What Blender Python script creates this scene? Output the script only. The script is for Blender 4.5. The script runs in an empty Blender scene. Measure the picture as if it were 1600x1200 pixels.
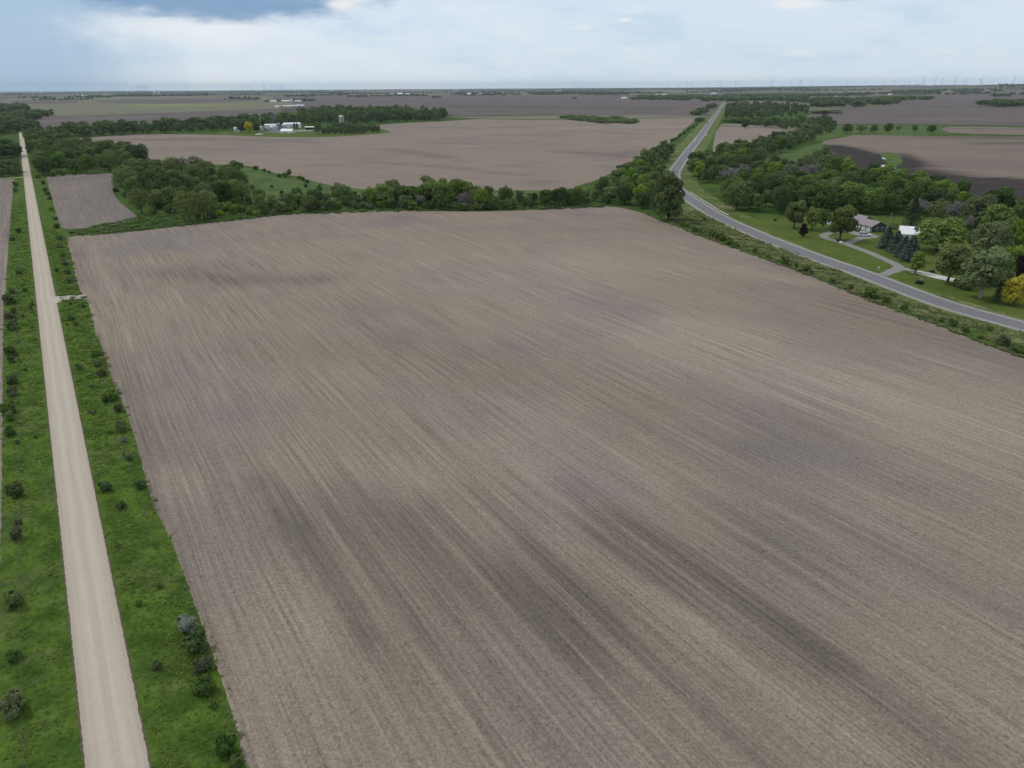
import bpy, bmesh, math, random
import numpy as np
from mathutils import Vector, Matrix
from mathutils.geometry import delaunay_2d_cdt

# ---------------------------------------------------------------- camera
scene = bpy.context.scene
COL = scene.collection
H = 65.0                      # flying height in metres
F = 1100.0                    # focal length in photo pixels (1600 wide)
PITCH = math.atan((600 - 135.5) / F)
ROLL = 0.0052
cp, sp = math.cos(PITCH), math.sin(PITCH)
cam_d = bpy.data.cameras.new("camera")
cam = bpy.data.objects.new("camera", cam_d)
COL.objects.link(cam)
fwd = Vector((0, cp, -sp)); up = Vector((0, sp, cp)); rt = Vector((1, 0, 0))
r2 = rt * math.cos(ROLL) - up * math.sin(ROLL)
u2 = up * math.cos(ROLL) + rt * math.sin(ROLL)
mw = Matrix((r2, u2, -fwd)).transposed().to_4x4()
mw.translation = Vector((0, 0, H))
cam.matrix_world = mw
cam_d.sensor_width = 36.0
cam_d.lens = 36.0 * F / 1600.0
cam_d.clip_start = 0.5
cam_d.clip_end = 120000.0
scene.camera = cam


def ray(x, y):
    a = (x - 800) / F; b = (600 - y) / F
    d = fwd + r2 * a + u2 * b
    return d


def at(x, y, z=0.0):
    """ground point under a photo pixel"""
    d = ray(x, y)
    t = (z - H) / d.z
    return Vector((d.x * t, d.y * t, z))


def proj(p):
    d = Vector(p) - Vector((0, 0, H))
    zz = d.dot(fwd)
    return (800 + F * d.dot(r2) / zz, 600 - F * d.dot(u2) / zz, zz)


def azel(x, y):
    d = ray(x, y).normalized()
    return math.atan2(d.x, d.y), math.asin(d.z)


# ---------------------------------------------------------------- render / view
scene.view_settings.view_transform = 'Standard'
scene.view_settings.look = 'None'
scene.view_settings.gamma = 1.0
scene.view_settings.exposure = 0.0
try:
    scene.cycles.max_bounces = 5
    scene.cycles.diffuse_bounces = 2
    scene.cycles.glossy_bounces = 2
    scene.cycles.transmission_bounces = 2
    scene.cycles.transparent_max_bounces = 4
    scene.cycles.volume_bounces = 0
except Exception:
    pass

# ---------------------------------------------------------------- sun
SUN_EL = math.radians(52); SUN_AZ = math.radians(-60)      # azimuth from +Y towards +X
sd = bpy.data.lights.new("sun", 'SUN')
sd.energy = 1.35
sd.angle = math.radians(12)
sd.color = (1.0, 0.955, 0.89)
sun = bpy.data.objects.new("sun", sd)
COL.objects.link(sun)
sdir = Vector((math.cos(SUN_EL) * math.sin(SUN_AZ), math.cos(SUN_EL) * math.cos(SUN_AZ), math.sin(SUN_EL)))
sun.rotation_euler = (-sdir).to_track_quat('-Z', 'Y').to_euler()
sun.location = (0, 0, 100)


# ---------------------------------------------------------------- node helpers
class NT:
    def __init__(self, tree):
        self.t = tree; self.n = tree.nodes; self.l = tree.links

    def new(self, typ, **kw):
        nd = self.n.new(typ)
        for k, v in kw.items():
            setattr(nd, k, v)
        return nd

    def put(self, sock, v):
        if hasattr(v, 'links') and hasattr(v, 'node'):
            self.l.new(v, sock)
        elif v is not None:
            if isinstance(v, (tuple, list)) and len(v) == 3 and len(sock.default_value) == 4:
                v = (*v, 1)
            sock.default_value = v

    def math(self, op, a, b=None, c=None, clamp=False):
        nd = self.new('ShaderNodeMath', operation=op); nd.use_clamp = clamp
        self.put(nd.inputs[0], a)
        if b is not None: self.put(nd.inputs[1], b)
        if c is not None: self.put(nd.inputs[2], c)
        return nd.outputs[0]

    def add(self, a, b): return self.math('ADD', a, b)
    def mul(self, a, b): return self.math('MULTIPLY', a, b)
    def sub(self, a, b): return self.math('SUBTRACT', a, b)

    def mix(self, f, a, b, blend='MIX'):
        nd = self.new('ShaderNodeMix', data_type='RGBA', blend_type=blend)
        nd.clamp_factor = True
        self.put(nd.inputs[0], f); self.put(nd.inputs[6], a); self.put(nd.inputs[7], b)
        return nd.outputs[2]

    def xyz(self, x, y, z=0.0):
        nd = self.new('ShaderNodeCombineXYZ')
        self.put(nd.inputs[0], x); self.put(nd.inputs[1], y); self.put(nd.inputs[2], z)
        return nd.outputs[0]

    def noise(self, vec, scale=1.0, detail=3.0, rough=0.55, dist=0.0):
        nd = self.new('ShaderNodeTexNoise')
        self.put(nd.inputs['Vector'], vec)
        nd.inputs['Scale'].default_value = scale
        nd.inputs['Detail'].default_value = detail
        nd.inputs['Roughness'].default_value = rough
        nd.inputs['Distortion'].default_value = dist
        return nd.outputs[0]

    def sstep(self, v, lo, hi, a=0.0, b=1.0):
        nd = self.new('ShaderNodeMapRange', interpolation_type='SMOOTHSTEP')
        self.put(nd.inputs[0], v)
        nd.inputs[1].default_value = lo; nd.inputs[2].default_value = hi
        nd.inputs[3].default_value = a; nd.inputs[4].default_value = b
        return nd.outputs[0]

    def lin(self, v, lo, hi, a=0.0, b=1.0):
        nd = self.new('ShaderNodeMapRange')
        self.put(nd.inputs[0], v)
        nd.inputs[1].default_value = lo; nd.inputs[2].default_value = hi
        nd.inputs[3].default_value = a; nd.inputs[4].default_value = b
        return nd.outputs[0]

    def pos(self):
        nd = self.new('ShaderNodeNewGeometry')
        return nd.outputs['Position']

    def sep(self, v):
        nd = self.new('ShaderNodeSeparateXYZ'); self.put(nd.inputs[0], v)
        return nd.outputs

    def attr(self, name):
        nd = self.new('ShaderNodeAttribute', attribute_name=name)
        return nd

    def scalec(self, col, f):
        nd = self.new('ShaderNodeVectorMath', operation='SCALE')
        self.put(nd.inputs[0], col); self.put(nd.inputs[3], f)
        return nd.outputs[0]


def new_mat(name):
    m = bpy.data.materials.new(name)
    m.use_nodes = True
    nt = NT(m.node_tree)
    bs = m.node_tree.nodes['Principled BSDF']
    return m, nt, bs


# ---------------------------------------------------------------- world: sky with broken cloud
world = bpy.data.worlds.new("World")
scene.world = world
world.use_nodes = True
wt = NT(world.node_tree)
wt.n.clear()
wout = wt.new('ShaderNodeOutputWorld')
sky = wt.new('ShaderNodeTexSky', sky_type='NISHITA')
sky.sun_disc = False
sky.sun_elevation = SUN_EL
sky.sun_rotation = SUN_AZ
sky.altitude = 200
sky.air_density = 1.0; sky.dust_density = 1.5; sky.ozone_density = 1.0
tc = wt.new('ShaderNodeTexCoord')
dx, dy, dz = wt.sep(tc.outputs['Generated'])
AZ = wt.math('ARCTAN2', dx, dy)
EL = wt.math('ARCSINE', dz)
wv = wt.xyz(wt.mul(AZ, 6.0), wt.mul(EL, 22.0), 0.0)
wn1 = wt.noise(wv, 1.0, 6.0, 0.6, 0.3)
wv2 = wt.xyz(wt.mul(AZ, 22.0), wt.mul(EL, 60.0), 3.0)
wn2 = wt.noise(wv2, 1.0, 5.0, 0.6, 0.2)
wv3 = wt.xyz(wt.mul(AZ, 14.0), wt.mul(EL, 2.5), 5.0)
wn3 = wt.noise(wv3, 1.0, 3.0, 0.5, 0.0)
ramp = wt.new('ShaderNodeValToRGB')
wt.put(ramp.inputs[0], dz)
els = ramp.color_ramp.elements
els[0].position = 0.0; els[0].color = (0.82, 0.93, 1.02, 1)
els[1].position = 1.0; els[1].color = (0.62, 0.64, 0.68, 1)
for p_, c_ in ((0.03, (0.71, 0.83, 0.95)), (0.09, (0.71, 0.825, 0.95)), (0.2, (0.62, 0.68, 0.76)), (0.5, (0.66, 0.685, 0.72))):
    e_ = els.new(p_); e_.color = (*c_, 1)
ccol = ramp.outputs[0]
# wisps: brighter veil toward centre-left, soft blue gaps
w1 = wt.sstep(wn1, 0.42, 0.72)
cent = wt.sstep(wt.math('ABSOLUTE', wt.add(AZ, 0.28)), 0.05, 0.55, 1.0, 0.25)
ccol = wt.mix(wt.mul(wt.mul(w1, cent), 0.62), ccol, (0.90, 0.93, 0.97))
w2 = wt.sstep(wn1, 0.30, 0.50, 1.0, 0.0)
ccol = wt.mix(wt.mul(w2, 0.5), ccol, (0.50, 0.67, 0.88))
w2b = wt.sstep(wn2, 0.52, 0.75)
ccol = wt.mix(wt.mul(w2b, 0.28), ccol, (0.92, 0.94, 0.97))
# grey-blue rain veil on the left
az1, _ = azel(330, 70); az0, _ = azel(60, 70)
veil = wt.sstep(wt.add(AZ, wt.mul(wt.sub(wn3, 0.5), 0.16)), az0, az1, 1.0, 0.0)
veil = wt.mul(veil, wt.sstep(wt.math('ABSOLUTE', wt.add(AZ, 0.62)), 0.25, 0.8, 1.0, 0.0))
ccol = wt.mix(wt.mul(veil, 0.92), ccol, (0.36, 0.53, 0.73))
shaft = wt.mul(wt.sstep(wn3, 0.45, 0.7), veil)
ccol = wt.mix(wt.mul(shaft, 0.35), ccol, (0.50, 0.64, 0.78))


def cloud_blob(col, px, py, rx, ry, colour, amt, soft=0.9, wob=1.1):
    a0, e0 = azel(px, py)
    a1, _ = azel(px + rx, py); _, e1 = azel(px, py - ry)
    u = wt.math('DIVIDE', wt.sub(AZ, a0), abs(a1 - a0))
    v = wt.math('DIVIDE', wt.sub(EL, e0), abs(e1 - e0))
    r = wt.math('SQRT', wt.add(wt.mul(u, u), wt.mul(v, v)))
    r = wt.add(r, wt.mul(wt.sub(wn2, 0.5), wob))
    m = wt.sstep(r, 1.0 - soft, 1.0, 1.0, 0.0)
    return wt.mix(wt.mul(m, amt), col, colour)


ccol = cloud_blob(ccol, 290, 50, 240, 40, (0.90, 0.925, 0.965), 0.7, 0.9)
ccol = cloud_blob(ccol, 335, -42, 330, 90, (0.19, 0.34, 0.56), 0.96, 0.32, 0.5)
ccol = cloud_blob(ccol, 470, -12, 130, 24, (0.30, 0.44, 0.64), 0.7, 0.7, 0.9)
ccol = cloud_blob(ccol, 538, 6, 40, 20, (0.90, 0.91, 0.93), 0.95, 0.8)
ccol = cloud_blob(ccol, 560, -8, 44, 20, (0.92, 0.93, 0.95), 0.9, 0.8)
ccol = cloud_blob(ccol, 1245, 4, 62, 14, (0.92, 0.93, 0.95), 0.85, 0.7)
ccol = cloud_blob(ccol, 1330, -6, 90, 11, (0.55, 0.64, 0.76), 0.8, 0.7)
ccol = cloud_blob(ccol, 978, 31, 18, 6, (0.93, 0.94, 0.95), 0.85, 0.9)
ccol = cloud_blob(ccol, 910, 43, 24, 5, (0.88, 0.90, 0.94), 0.8, 0.9)
ccol = cloud_blob(ccol, 790, 49, 34, 8, (0.83, 0.87, 0.92), 0.65, 0.9)
ccol = cloud_blob(ccol, 1245, 83, 34, 7, (0.88, 0.90, 0.93), 0.7, 0.9)
ccol = cloud_blob(ccol, 1478, 80, 24, 5, (0.84, 0.88, 0.93), 0.6, 0.9)
ccol = cloud_blob(ccol, 1550, 88, 40, 9, (0.80, 0.85, 0.91), 0.5, 0.9)
bg1 = wt.new('ShaderNodeBackground'); wt.put(bg1.inputs[0], sky.outputs[0]); bg1.inputs[1].default_value = 0.09
bg2 = wt.new('ShaderNodeBackground'); wt.put(bg2.inputs[0], ccol); bg2.inputs[1].default_value = 1.0
wm = wt.new('ShaderNodeMixShader')
wm.inputs[0].default_value = 0.88
wt.l.new(bg1.outputs[0], wm.inputs[1]); wt.l.new(bg2.outputs[0], wm.inputs[2])
wt.l.new(wm.outputs[0], wout.inputs[0])

# ---------------------------------------------------------------- object helpers
rng = np.random.default_rng(7)
random.seed(7)


def tag(o, label=None, cat=None, group=None, kind=None):
    if label: o['label'] = label
    if cat: o['category'] = cat
    if group: o['group'] = group
    if kind: o['kind'] = kind
    return o


def empty(name, loc, rz=0.0):
    o = bpy.data.objects.new(name, None)
    o.empty_display_size = 0.5
    o.location = loc; o.rotation_euler = (0, 0, rz)
    COL.objects.link(o)
    return o


def mesh_np(name, verts, faces, mat=None, smooth=False):
    """verts (n,3), faces (m,k) int array, all of one size"""
    verts = np.asarray(verts, dtype=np.float32); faces = np.asarray(faces, dtype=np.int32)
    me = bpy.data.meshes.new(name)
    k = faces.shape[1]
    me.vertices.add(len(verts)); me.vertices.foreach_set('co', verts.ravel())
    me.loops.add(faces.size); me.loops.foreach_set('vertex_index', faces.ravel())
    me.polygons.add(len(faces))
    me.polygons.foreach_set('loop_start', np.arange(0, faces.size, k, dtype=np.int32))
    me.polygons.foreach_set('loop_total', np.full(len(faces), k, dtype=np.int32))
    me.update(calc_edges=True)
    me.validate()
    if smooth:
        me.polygons.foreach_set('use_smooth', np.ones(len(faces), dtype=bool))
    if mat: me.materials.append(mat)
    return me


def link(name, me, parent=None, loc=None):
    o = bpy.data.objects.new(name, me)
    COL.objects.link(o)
    if parent: o.parent = parent
    if loc is not None: o.location = loc
    return o


class MB:
    """collects boxes, tubes, prisms, lathes; build() links one mesh object"""
    def __init__(self): self.v = []; self.f = []

    def add(self, vs, fs):
        b = len(self.v)
        self.v += [tuple(v) for v in vs]
        self.f += [tuple(i + b for i in f) for f in fs]
        return self

    def box(self, x0, x1, y0, y1, z0, z1):
        vs = [(x, y, z) for z in (z0, z1) for y in (y0, y1) for x in (x0, x1)]
        return self.add(vs, [(0, 2, 3, 1), (4, 5, 7, 6), (0, 1, 5, 4), (2, 6, 7, 3), (0, 4, 6, 2), (1, 3, 7, 5)])

    def tube(self, pts, rad, n=6, cap=True):
        pts = [Vector(p) for p in pts]
        if not isinstance(rad, (list, tuple)): rad = [rad] * len(pts)
        vs = []; fs = []
        for i, p in enumerate(pts):
            d = (pts[min(i + 1, len(pts) - 1)] - pts[max(i - 1, 0)]).normalized()
            a = d.cross(Vector((0.3, 0.9, 0.1)) if abs(d.y) < 0.9 else Vector((1, 0, 0))).normalized(); b = d.cross(a)
            for k in range(n):
                t = 2 * math.pi * k / n
                vs.append(p + (a * math.cos(t) + b * math.sin(t)) * rad[i])
        for i in range(len(pts) - 1):
            for k in range(n):
                k2 = (k + 1) % n
                fs.append((i * n + k, i * n + k2, (i + 1) * n + k2, (i + 1) * n + k))
        if cap:
            fs.append(tuple(range(n))[::-1]); fs.append(tuple((len(pts) - 1) * n + k for k in range(n)))
        return self.add(vs, fs)

    def lathe(self, prof, n=16, c=(0, 0)):
        vs = []; fs = []
        for (r, z) in prof:
            for k in range(n):
                t = 2 * math.pi * k / n
                vs.append((c[0] + r * math.cos(t), c[1] + r * math.sin(t), z))
        for i in range(len(prof) - 1):
            for k in range(n):
                k2 = (k + 1) % n
                fs.append((i * n + k, i * n + k2, (i + 1) * n + k2, (i + 1) * n + k))
        fs.append(tuple(range(n))[::-1]); fs.append(tuple((len(prof) - 1) * n + k for k in range(n)))
        return self.add(vs, fs)

    def prism(self, poly, y0, y1):
        """polygon in x,z extruded along y"""
        n = len(poly)
        vs = [(x, y0, z) for x, z in poly] + [(x, y1, z) for x, z in poly]
        fs = [tuple(range(n)), tuple(range(2 * n - 1, n - 1, -1))]
        fs += [((i + 1) % n, i, i + n, (i + 1) % n + n) for i in range(n)]
        return self.add(vs, fs)

    def mesh(self, name, mat, smooth=False, bevel=0.0):
        me = bpy.data.meshes.new(name)
        me.from_pydata(self.v, [], self.f)
        bm = bmesh.new(); bm.from_mesh(me)
        bmesh.ops.recalc_face_normals(bm, faces=bm.faces)
        if bevel > 0:
            bmesh.ops.bevel(bm, geom=list(bm.edges), offset=bevel, segments=2, affect='EDGES', profile=0.6, clamp_overlap=True)
        bm.to_mesh(me); bm.free()
        if smooth:
            for p in me.polygons: p.use_smooth = True
        if mat: me.materials.append(mat)
        return me

    def build(self, name, mat, parent=None, loc=None, smooth=False, bevel=0.0):
        return link(name, self.mesh(name, mat, smooth, bevel), parent, loc)


def catmull(pts, n=6, closed=False):
    pts = [Vector(p) for p in pts]
    out = []; m = len(pts)
    rngi = range(m) if closed else range(m - 1)
    for i in rngi:
        if closed:
            p0, p1, p2, p3 = pts[(i - 1) % m], pts[i], pts[(i + 1) % m], pts[(i + 2) % m]
        else:
            p0, p1, p2, p3 = pts[max(i - 1, 0)], pts[i], pts[i + 1], pts[min(i + 2, m - 1)]
        for k in range(n):
            t = k / n
            out.append(0.5 * ((2 * p1) + (p2 - p0) * t + (2 * p0 - 5 * p1 + 4 * p2 - p3) * t * t + (3 * p1 - p0 - 3 * p2 + p3) * t ** 3))
    if not closed: out.append(pts[-1])
    return out


def pxs(lst, z=0.0): return [at(x, y, z) for x, y in lst]


def resample(pts, step, closed=True, jitter=0.0):
    out = []
    m = len(pts)
    for i in range(m if closed else m - 1):
        a, b = pts[i], pts[(i + 1) % m]
        d = (b - a).length
        k = max(1, int(d / step))
        nrm = Vector((-(b - a).y, (b - a).x, 0)).normalized() if d > 1e-6 else Vector((0, 0, 0))
        for j in range(k):
            out.append(a + (b - a) * (j / k) + nrm * random.uniform(-jitter, jitter))
    if not closed: out.append(pts[-1])
    return out


def in_poly(P, poly):
    x, y = P[:, 0], P[:, 1]
    inside = np.zeros(len(P), bool)
    n = len(poly)
    for i in range(n):
        x0, y0 = poly[i][0], poly[i][1]; x1, y1 = poly[(i + 1) % n][0], poly[(i + 1) % n][1]
        c = ((y0 > y) != (y1 > y))
        with np.errstate(divide='ignore', invalid='ignore'):
            xi = (x1 - x0) * (y - y0) / (y1 - y0 + 1e-12) + x0
        inside ^= c & (x < xi)
    return inside


def seg_value(P, segs):
    """sum of soft strokes (world polyline, half width, amount)"""
    val = np.zeros(len(P))
    for pts, w, amt in segs:
        if len(pts) == 1: pts = [pts[0], (pts[0][0] + 1, pts[0][1])]
        best = np.full(len(P), 1e9)
        wp = [at(*p) for p in pts]
        for a, b in zip(wp[:-1], wp[1:]):
            d = np.array([b.x - a.x, b.y - a.y]); L2 = max(d @ d, 1e-6)
            q = P - np.array([a.x, a.y])
            t = np.clip((q @ d) / L2, 0, 1)
            dist = np.hypot(q[:, 0] - t * d[0], q[:, 1] - t * d[1])
            best = np.minimum(best, dist)
        val += amt * np.exp(-(best / w) ** 2)
    return val


def sheet(name, poly_px, mat, z, spacing=None, segs=(), smooth=3, edge=4.0, jit=0.25, kind='structure', world=False):
    """a field or lawn: polygon on the ground, with an optional inner grid that carries soil moisture and painted cloud shadow in 'wet'"""
    pts = [Vector(p) for p in poly_px] if world else pxs(poly_px)
    if smooth: pts = catmull(pts, smooth, True)
    pts = resample(pts, edge, True, jit)
    co = [(p.x, p.y) for p in pts]
    nb = len(co)
    inner = []
    if spacing:
        a = np.array(co); lo = a.min(0); hi = a.max(0)
        gx, gy = np.meshgrid(np.arange(lo[0], hi[0], spacing), np.arange(lo[1], hi[1], spacing))
        g = np.stack([gx.ravel(), gy.ravel()], 1) + rng.uniform(-.3, .3, (gx.size, 2)) * spacing
        g = g[in_poly(g, co)]
        inner = [tuple(q) for q in g]
    vs, es, fs, *_ = delaunay_2d_cdt([Vector(c) for c in co + inner], [(i, (i + 1) % nb) for i in range(nb)], [list(range(nb))], 1, 1e-4)
    V = np.array([(v.x, v.y, z) for v in vs])
    T = np.array([f for f in fs if len(f) == 3], dtype=np.int32)
    # face up
    a, b, c = V[T[:, 0]], V[T[:, 1]], V[T[:, 2]]
    cr = (b[:, 0] - a[:, 0]) * (c[:, 1] - a[:, 1]) - (b[:, 1] - a[:, 1]) * (c[:, 0] - a[:, 0])
    T[cr < 0] = T[cr < 0][:, ::-1]
    me = mesh_np(name, V, T, mat)
    at_ = me.attributes.new('wet', 'FLOAT', 'POINT')
    at_.data.foreach_set('value', seg_value(V[:, :2], segs).astype(np.float32))
    o = link(name, me)
    o['kind'] = kind
    return o


def strip(name, centre, width, mat, z, n=6, jit=0.0, kind='structure', widths=None, step=None):
    pts = catmull([Vector((p.x, p.y, 0)) for p in centre], n)
    if step: pts = resample(pts, step, False)
    V = []; Fc = []
    m = len(pts)
    for i, p in enumerate(pts):
        d = (pts[min(i + 1, m - 1)] - pts[max(i - 1, 0)]); d.z = 0; d.normalize()
        nr = Vector((d.y, -d.x, 0))
        w = width if widths is None else widths[0] + (widths[1] - widths[0]) * i / (m - 1)
        V.append(p + nr * (-w / 2 + random.uniform(-jit, jit)) + Vector((0, 0, z)))
        V.append(p + nr * (w / 2 + random.uniform(-jit, jit)) + Vector((0, 0, z)))
    for i in range(m - 1): Fc.append((2 * i, 2 * i + 1, 2 * i + 3, 2 * i + 2))
    me = mesh_np(name, [tuple(v) for v in V], Fc, mat)
    o = link(name, me); o['kind'] = kind
    return o


# ---------------------------------------------------------------- materials
def simple(name, col, rough=0.7, var=0.15, scale=2.0, metal=0.0, bump=0.0, spec=0.3, obj_space=True):
    m, nt, bs = new_mat(name)
    if obj_space:
        vec = nt.new('ShaderNodeTexCoord').outputs['Object']
    else:
        vec = nt.pos()
    n = nt.noise(vec, scale, 4.0, 0.6)
    f = nt.lin(n, 0.25, 0.75, 1 - var, 1 + var)
    nt.put(bs.inputs['Base Color'], nt.scalec(col, f))
    bs.inputs['Roughness'].default_value = rough
    bs.inputs['Metallic'].default_value = metal
    bs.inputs['Specular IOR Level'].default_value = spec
    if bump:
        b = nt.new('ShaderNodeBump'); b.inputs['Strength'].default_value = bump; b.inputs['Distance'].default_value = 0.05
        nt.put(b.inputs['Height'], n); nt.l.new(b.outputs[0], bs.inputs['Normal'])
    return m


ROW_AZ = math.radians(-31.8)


def soil(name, tan, mauve, dark, row_az=ROW_AZ, rows=1.0, wetk=1.0, macro=1.0, grain=1.0, far=False, green=None):
    """tilled soil: row streaks, residue flecks, slow colour drift; darker where the vertex attribute 'wet' is high"""
    m, nt, bs = new_mat(name)
    P = nt.pos(); x, y, z = nt.sep(P)
    s, c = math.sin(row_az), math.cos(row_az)
    slow = nt.noise(P, 1 / 140.0, 2.0, 0.5)
    slow2 = nt.noise(P, 1 / 38.0, 3.0, 0.55)
    u = nt.add(nt.mul(x, s), nt.mul(y, c))
    v = nt.sub(nt.mul(x, c), nt.mul(y, s))
    v = nt.add(v, nt.mul(slow, 4.0))
    big = nt.noise(nt.xyz(nt.mul(v, 1 / 17.0), nt.mul(u, 1 / 240.0)), 1.0, 4.0, 0.6)
    mid = nt.noise(nt.xyz(nt.mul(v, 1 / 2.6), nt.mul(u, 1 / 150.0), 4.0), 1.0, 4.0, 0.65)
    fine = nt.noise(nt.xyz(nt.mul(v, 1 / 0.5), nt.mul(u, 1 / 34.0), 9.0), 1.0, 3.0, 0.6)
    gr = nt.noise(P, 2.6, 4.0, 0.75)
    gr2 = nt.noise(P, 0.55, 3.0, 0.6)
    col = nt.mix(nt.sstep(nt.add(nt.mul(slow2, 0.5), nt.mul(slow, 0.5)), 0.44, 0.62), tan, mauve)
    if green is not None:
        col = nt.mix(nt.mul(nt.sstep(nt.noise(P, 1 / 90.0, 3.0, 0.6), 0.5, 0.68), 0.7), col, green)
    wet = nt.attr('wet').outputs['Fac']
    wet = nt.add(wet, nt.mul(nt.sub(big, 0.5), 0.85 * macro))
    wet = nt.add(nt.mul(wet, 0.78), nt.mul(nt.mul(nt.sub(mid, 0.5), nt.add(0.35, nt.math('ABSOLUTE', wet))), 3.2))
    dk = nt.lin(wet, 0.0, 1.25)
    col = nt.mix(nt.mul(dk, 0.88 * wetk), col, dark)
    lt = nt.sstep(wet, -0.05, -0.8)
    col = nt.mix(nt.mul(lt, 0.5), col, tuple(min(1, k * 1.38) for k in tan))
    f = nt.add(1.0, nt.mul(nt.sub(mid, 0.5), 0.55 * rows))
    f = nt.add(f, nt.mul(nt.sub(fine, 0.5), 1.15 * rows))
    pss = nt.math('ABSOLUTE', nt.sub(nt.math('FRACT', nt.mul(v, 1 / 9.1)), 0.5))
    f = nt.add(f, nt.mul(nt.mul(nt.sstep(pss, 0.40, 0.5), nt.sstep(mid, 0.35, 0.6)), 0.10 * rows))
    clod = nt.noise(P, 1.15, 5.0, 0.7)
    f = nt.add(f, nt.mul(nt.sub(clod, 0.5), 0.7 * grain))
    f = nt.add(f, nt.mul(nt.sub(gr, 0.5), 1.7 * grain))
    f = nt.add(f, nt.mul(nt.sub(gr2, 0.5), 0.25 * grain))
    fl = nt.sstep(nt.noise(nt.xyz(nt.mul(v, 4.0), nt.mul(u, 1.3), 2.0), 1.0, 2.0, 0.5), 0.66, 0.80)
    f = nt.add(f, nt.mul(fl, 0.85 * grain))
    nt.put(bs.inputs['Base Color'], nt.scalec(col, nt.math('MAXIMUM', f, 0.25)))
    bs.inputs['Roughness'].default_value = 1.0
    bs.inputs['Specular IOR Level'].default_value = 0.05
    if not far:
        b = nt.new('ShaderNodeBump'); b.inputs['Strength'].default_value = 0.35; b.inputs['Distance'].default_value = 0.12
        nt.put(b.inputs['Height'], nt.add(fine, nt.mul(gr, 0.6))); nt.l.new(b.outputs[0], bs.inputs['Normal'])
    return m


def grassy(name, dark, lite, dry, dryness=0.3, patch=9.0, bump=0.6, fine=1.6):
    m, nt, bs = new_mat(name)
    P = nt.pos()
    n1 = nt.noise(P, 1 / patch, 4.0, 0.6)
    n2 = nt.noise(P, fine, 5.0, 0.7)
    n3 = nt.noise(P, 1 / (patch * 3.2), 3.0, 0.55)
    n4 = nt.noise(P, 0.42, 3.0, 0.6)
    col = nt.mix(nt.sstep(n1, 0.33, 0.66), dark, lite)
    dm = nt.sstep(nt.add(nt.mul(n3, 0.55), nt.mul(n4, 0.45)), 0.50, 0.62)
    col = nt.mix(nt.mul(dm, dryness), col, dry)
    f = nt.add(1.0, nt.mul(nt.sub(n2, 0.5), 1.25))
    f = nt.add(f, nt.mul(nt.sub(n4, 0.5), 0.6))
    nt.put(bs.inputs['Base Color'], nt.scalec(col, nt.math('MAXIMUM', f, 0.25)))
    bs.inputs['Roughness'].default_value = 1.0
    bs.inputs['Specular IOR Level'].default_value = 0.05
    if bump:
        b = nt.new('ShaderNodeBump'); b.inputs['Strength'].default_value = bump; b.inputs['Distance'].default_value = 0.35
        nt.put(b.inputs['Height'], nt.add(n2, n4)); nt.l.new(b.outputs[0], bs.inputs['Normal'])
    return m


M = {}
M['soil_main'] = soil('tilled_soil', (0.274, 0.227, 0.178), (0.226, 0.194, 0.177), (0.122, 0.104, 0.086))
M['soil_side'] = soil('side_field_soil', (0.225, 0.19, 0.165), (0.20, 0.17, 0.155), (0.115, 0.098, 0.09), macro=0.6)
M['soil_mid'] = soil('middle_field_soil', (0.262, 0.214, 0.172), (0.222, 0.186, 0.162), (0.10, 0.085, 0.08), row_az=math.radians(60), rows=0.6, macro=1.1, grain=0.5, far=True)
M['soil_wet'] = soil('wet_field_soil', (0.215, 0.175, 0.142), (0.185, 0.152, 0.13), (0.028, 0.025, 0.025), row_az=math.radians(70), rows=0.6, macro=0.8, grain=0.5, far=True)
M['soil_far'] = soil('far_field_soil', (0.155, 0.13, 0.118), (0.125, 0.106, 0.104), (0.062, 0.053, 0.058), row_az=math.radians(75), rows=0.4, macro=1.0, grain=0.3, far=True)
M['soil_fargreen'] = soil('sprouting_field_soil', (0.20, 0.19, 0.125), (0.17, 0.165, 0.115), (0.10, 0.105, 0.07), row_az=math.radians(80), rows=0.4, macro=1.0, grain=0.3, far=True, green=(0.15, 0.185, 0.09))
M['sunlit_strip_paint'] = grassy('sunlit_crop_tint', (0.17, 0.22, 0.075), (0.24, 0.28, 0.10), (0.25, 0.25, 0.12), 0.3, 120.0, 0, 0.05)  # sunshine on the far strip mixed into its crop colour
M['verge'] = grassy('verge_grass', (0.044, 0.088, 0.014), (0.098, 0.158, 0.025), (0.125, 0.135, 0.062), 0.42, 4.0)
M['rough'] = grassy('rough_grass', (0.040, 0.080, 0.020), (0.075, 0.13, 0.030), (0.11, 0.115, 0.05), 0.30, 14.0)
M['meadow'] = grassy('meadow_grass', (0.060, 0.105, 0.028), (0.105, 0.155, 0.044), (0.125, 0.135, 0.065), 0.4, 15.0)
M['lawn'] = grassy('lawn_grass', (0.078, 0.118, 0.024), (0.104, 0.142, 0.030), (0.14, 0.145, 0.05), 0.30, 10.0, 0.2, 3.0)
M['ditch'] = grassy('ditch_grass', (0.080, 0.122, 0.034), (0.13, 0.170, 0.055), (0.27, 0.24, 0.145), 0.62, 7.0)
M['gravel'] = simple('limestone_gravel', (0.50, 0.455, 0.385), 0.95, 0.14, 1.2, bump=0.2, spec=0.1, obj_space=False)
M['shoulder'] = simple('shoulder_gravel', (0.33, 0.32, 0.285), 0.95, 0.2, 1.5, spec=0.1, obj_space=False)
M['asphalt'] = simple('worn_asphalt', (0.185, 0.182, 0.195), 0.9, 0.12, 0.5, spec=0.2, obj_space=False)
M['drive'] = simple('driveway_gravel', (0.27, 0.262, 0.245), 0.95, 0.12, 0.8, spec=0.1, obj_space=False)
M['concrete'] = simple('pale_concrete', (0.62, 0.615, 0.59), 0.9, 0.08, 0.6, spec=0.2, obj_space=False)
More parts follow.
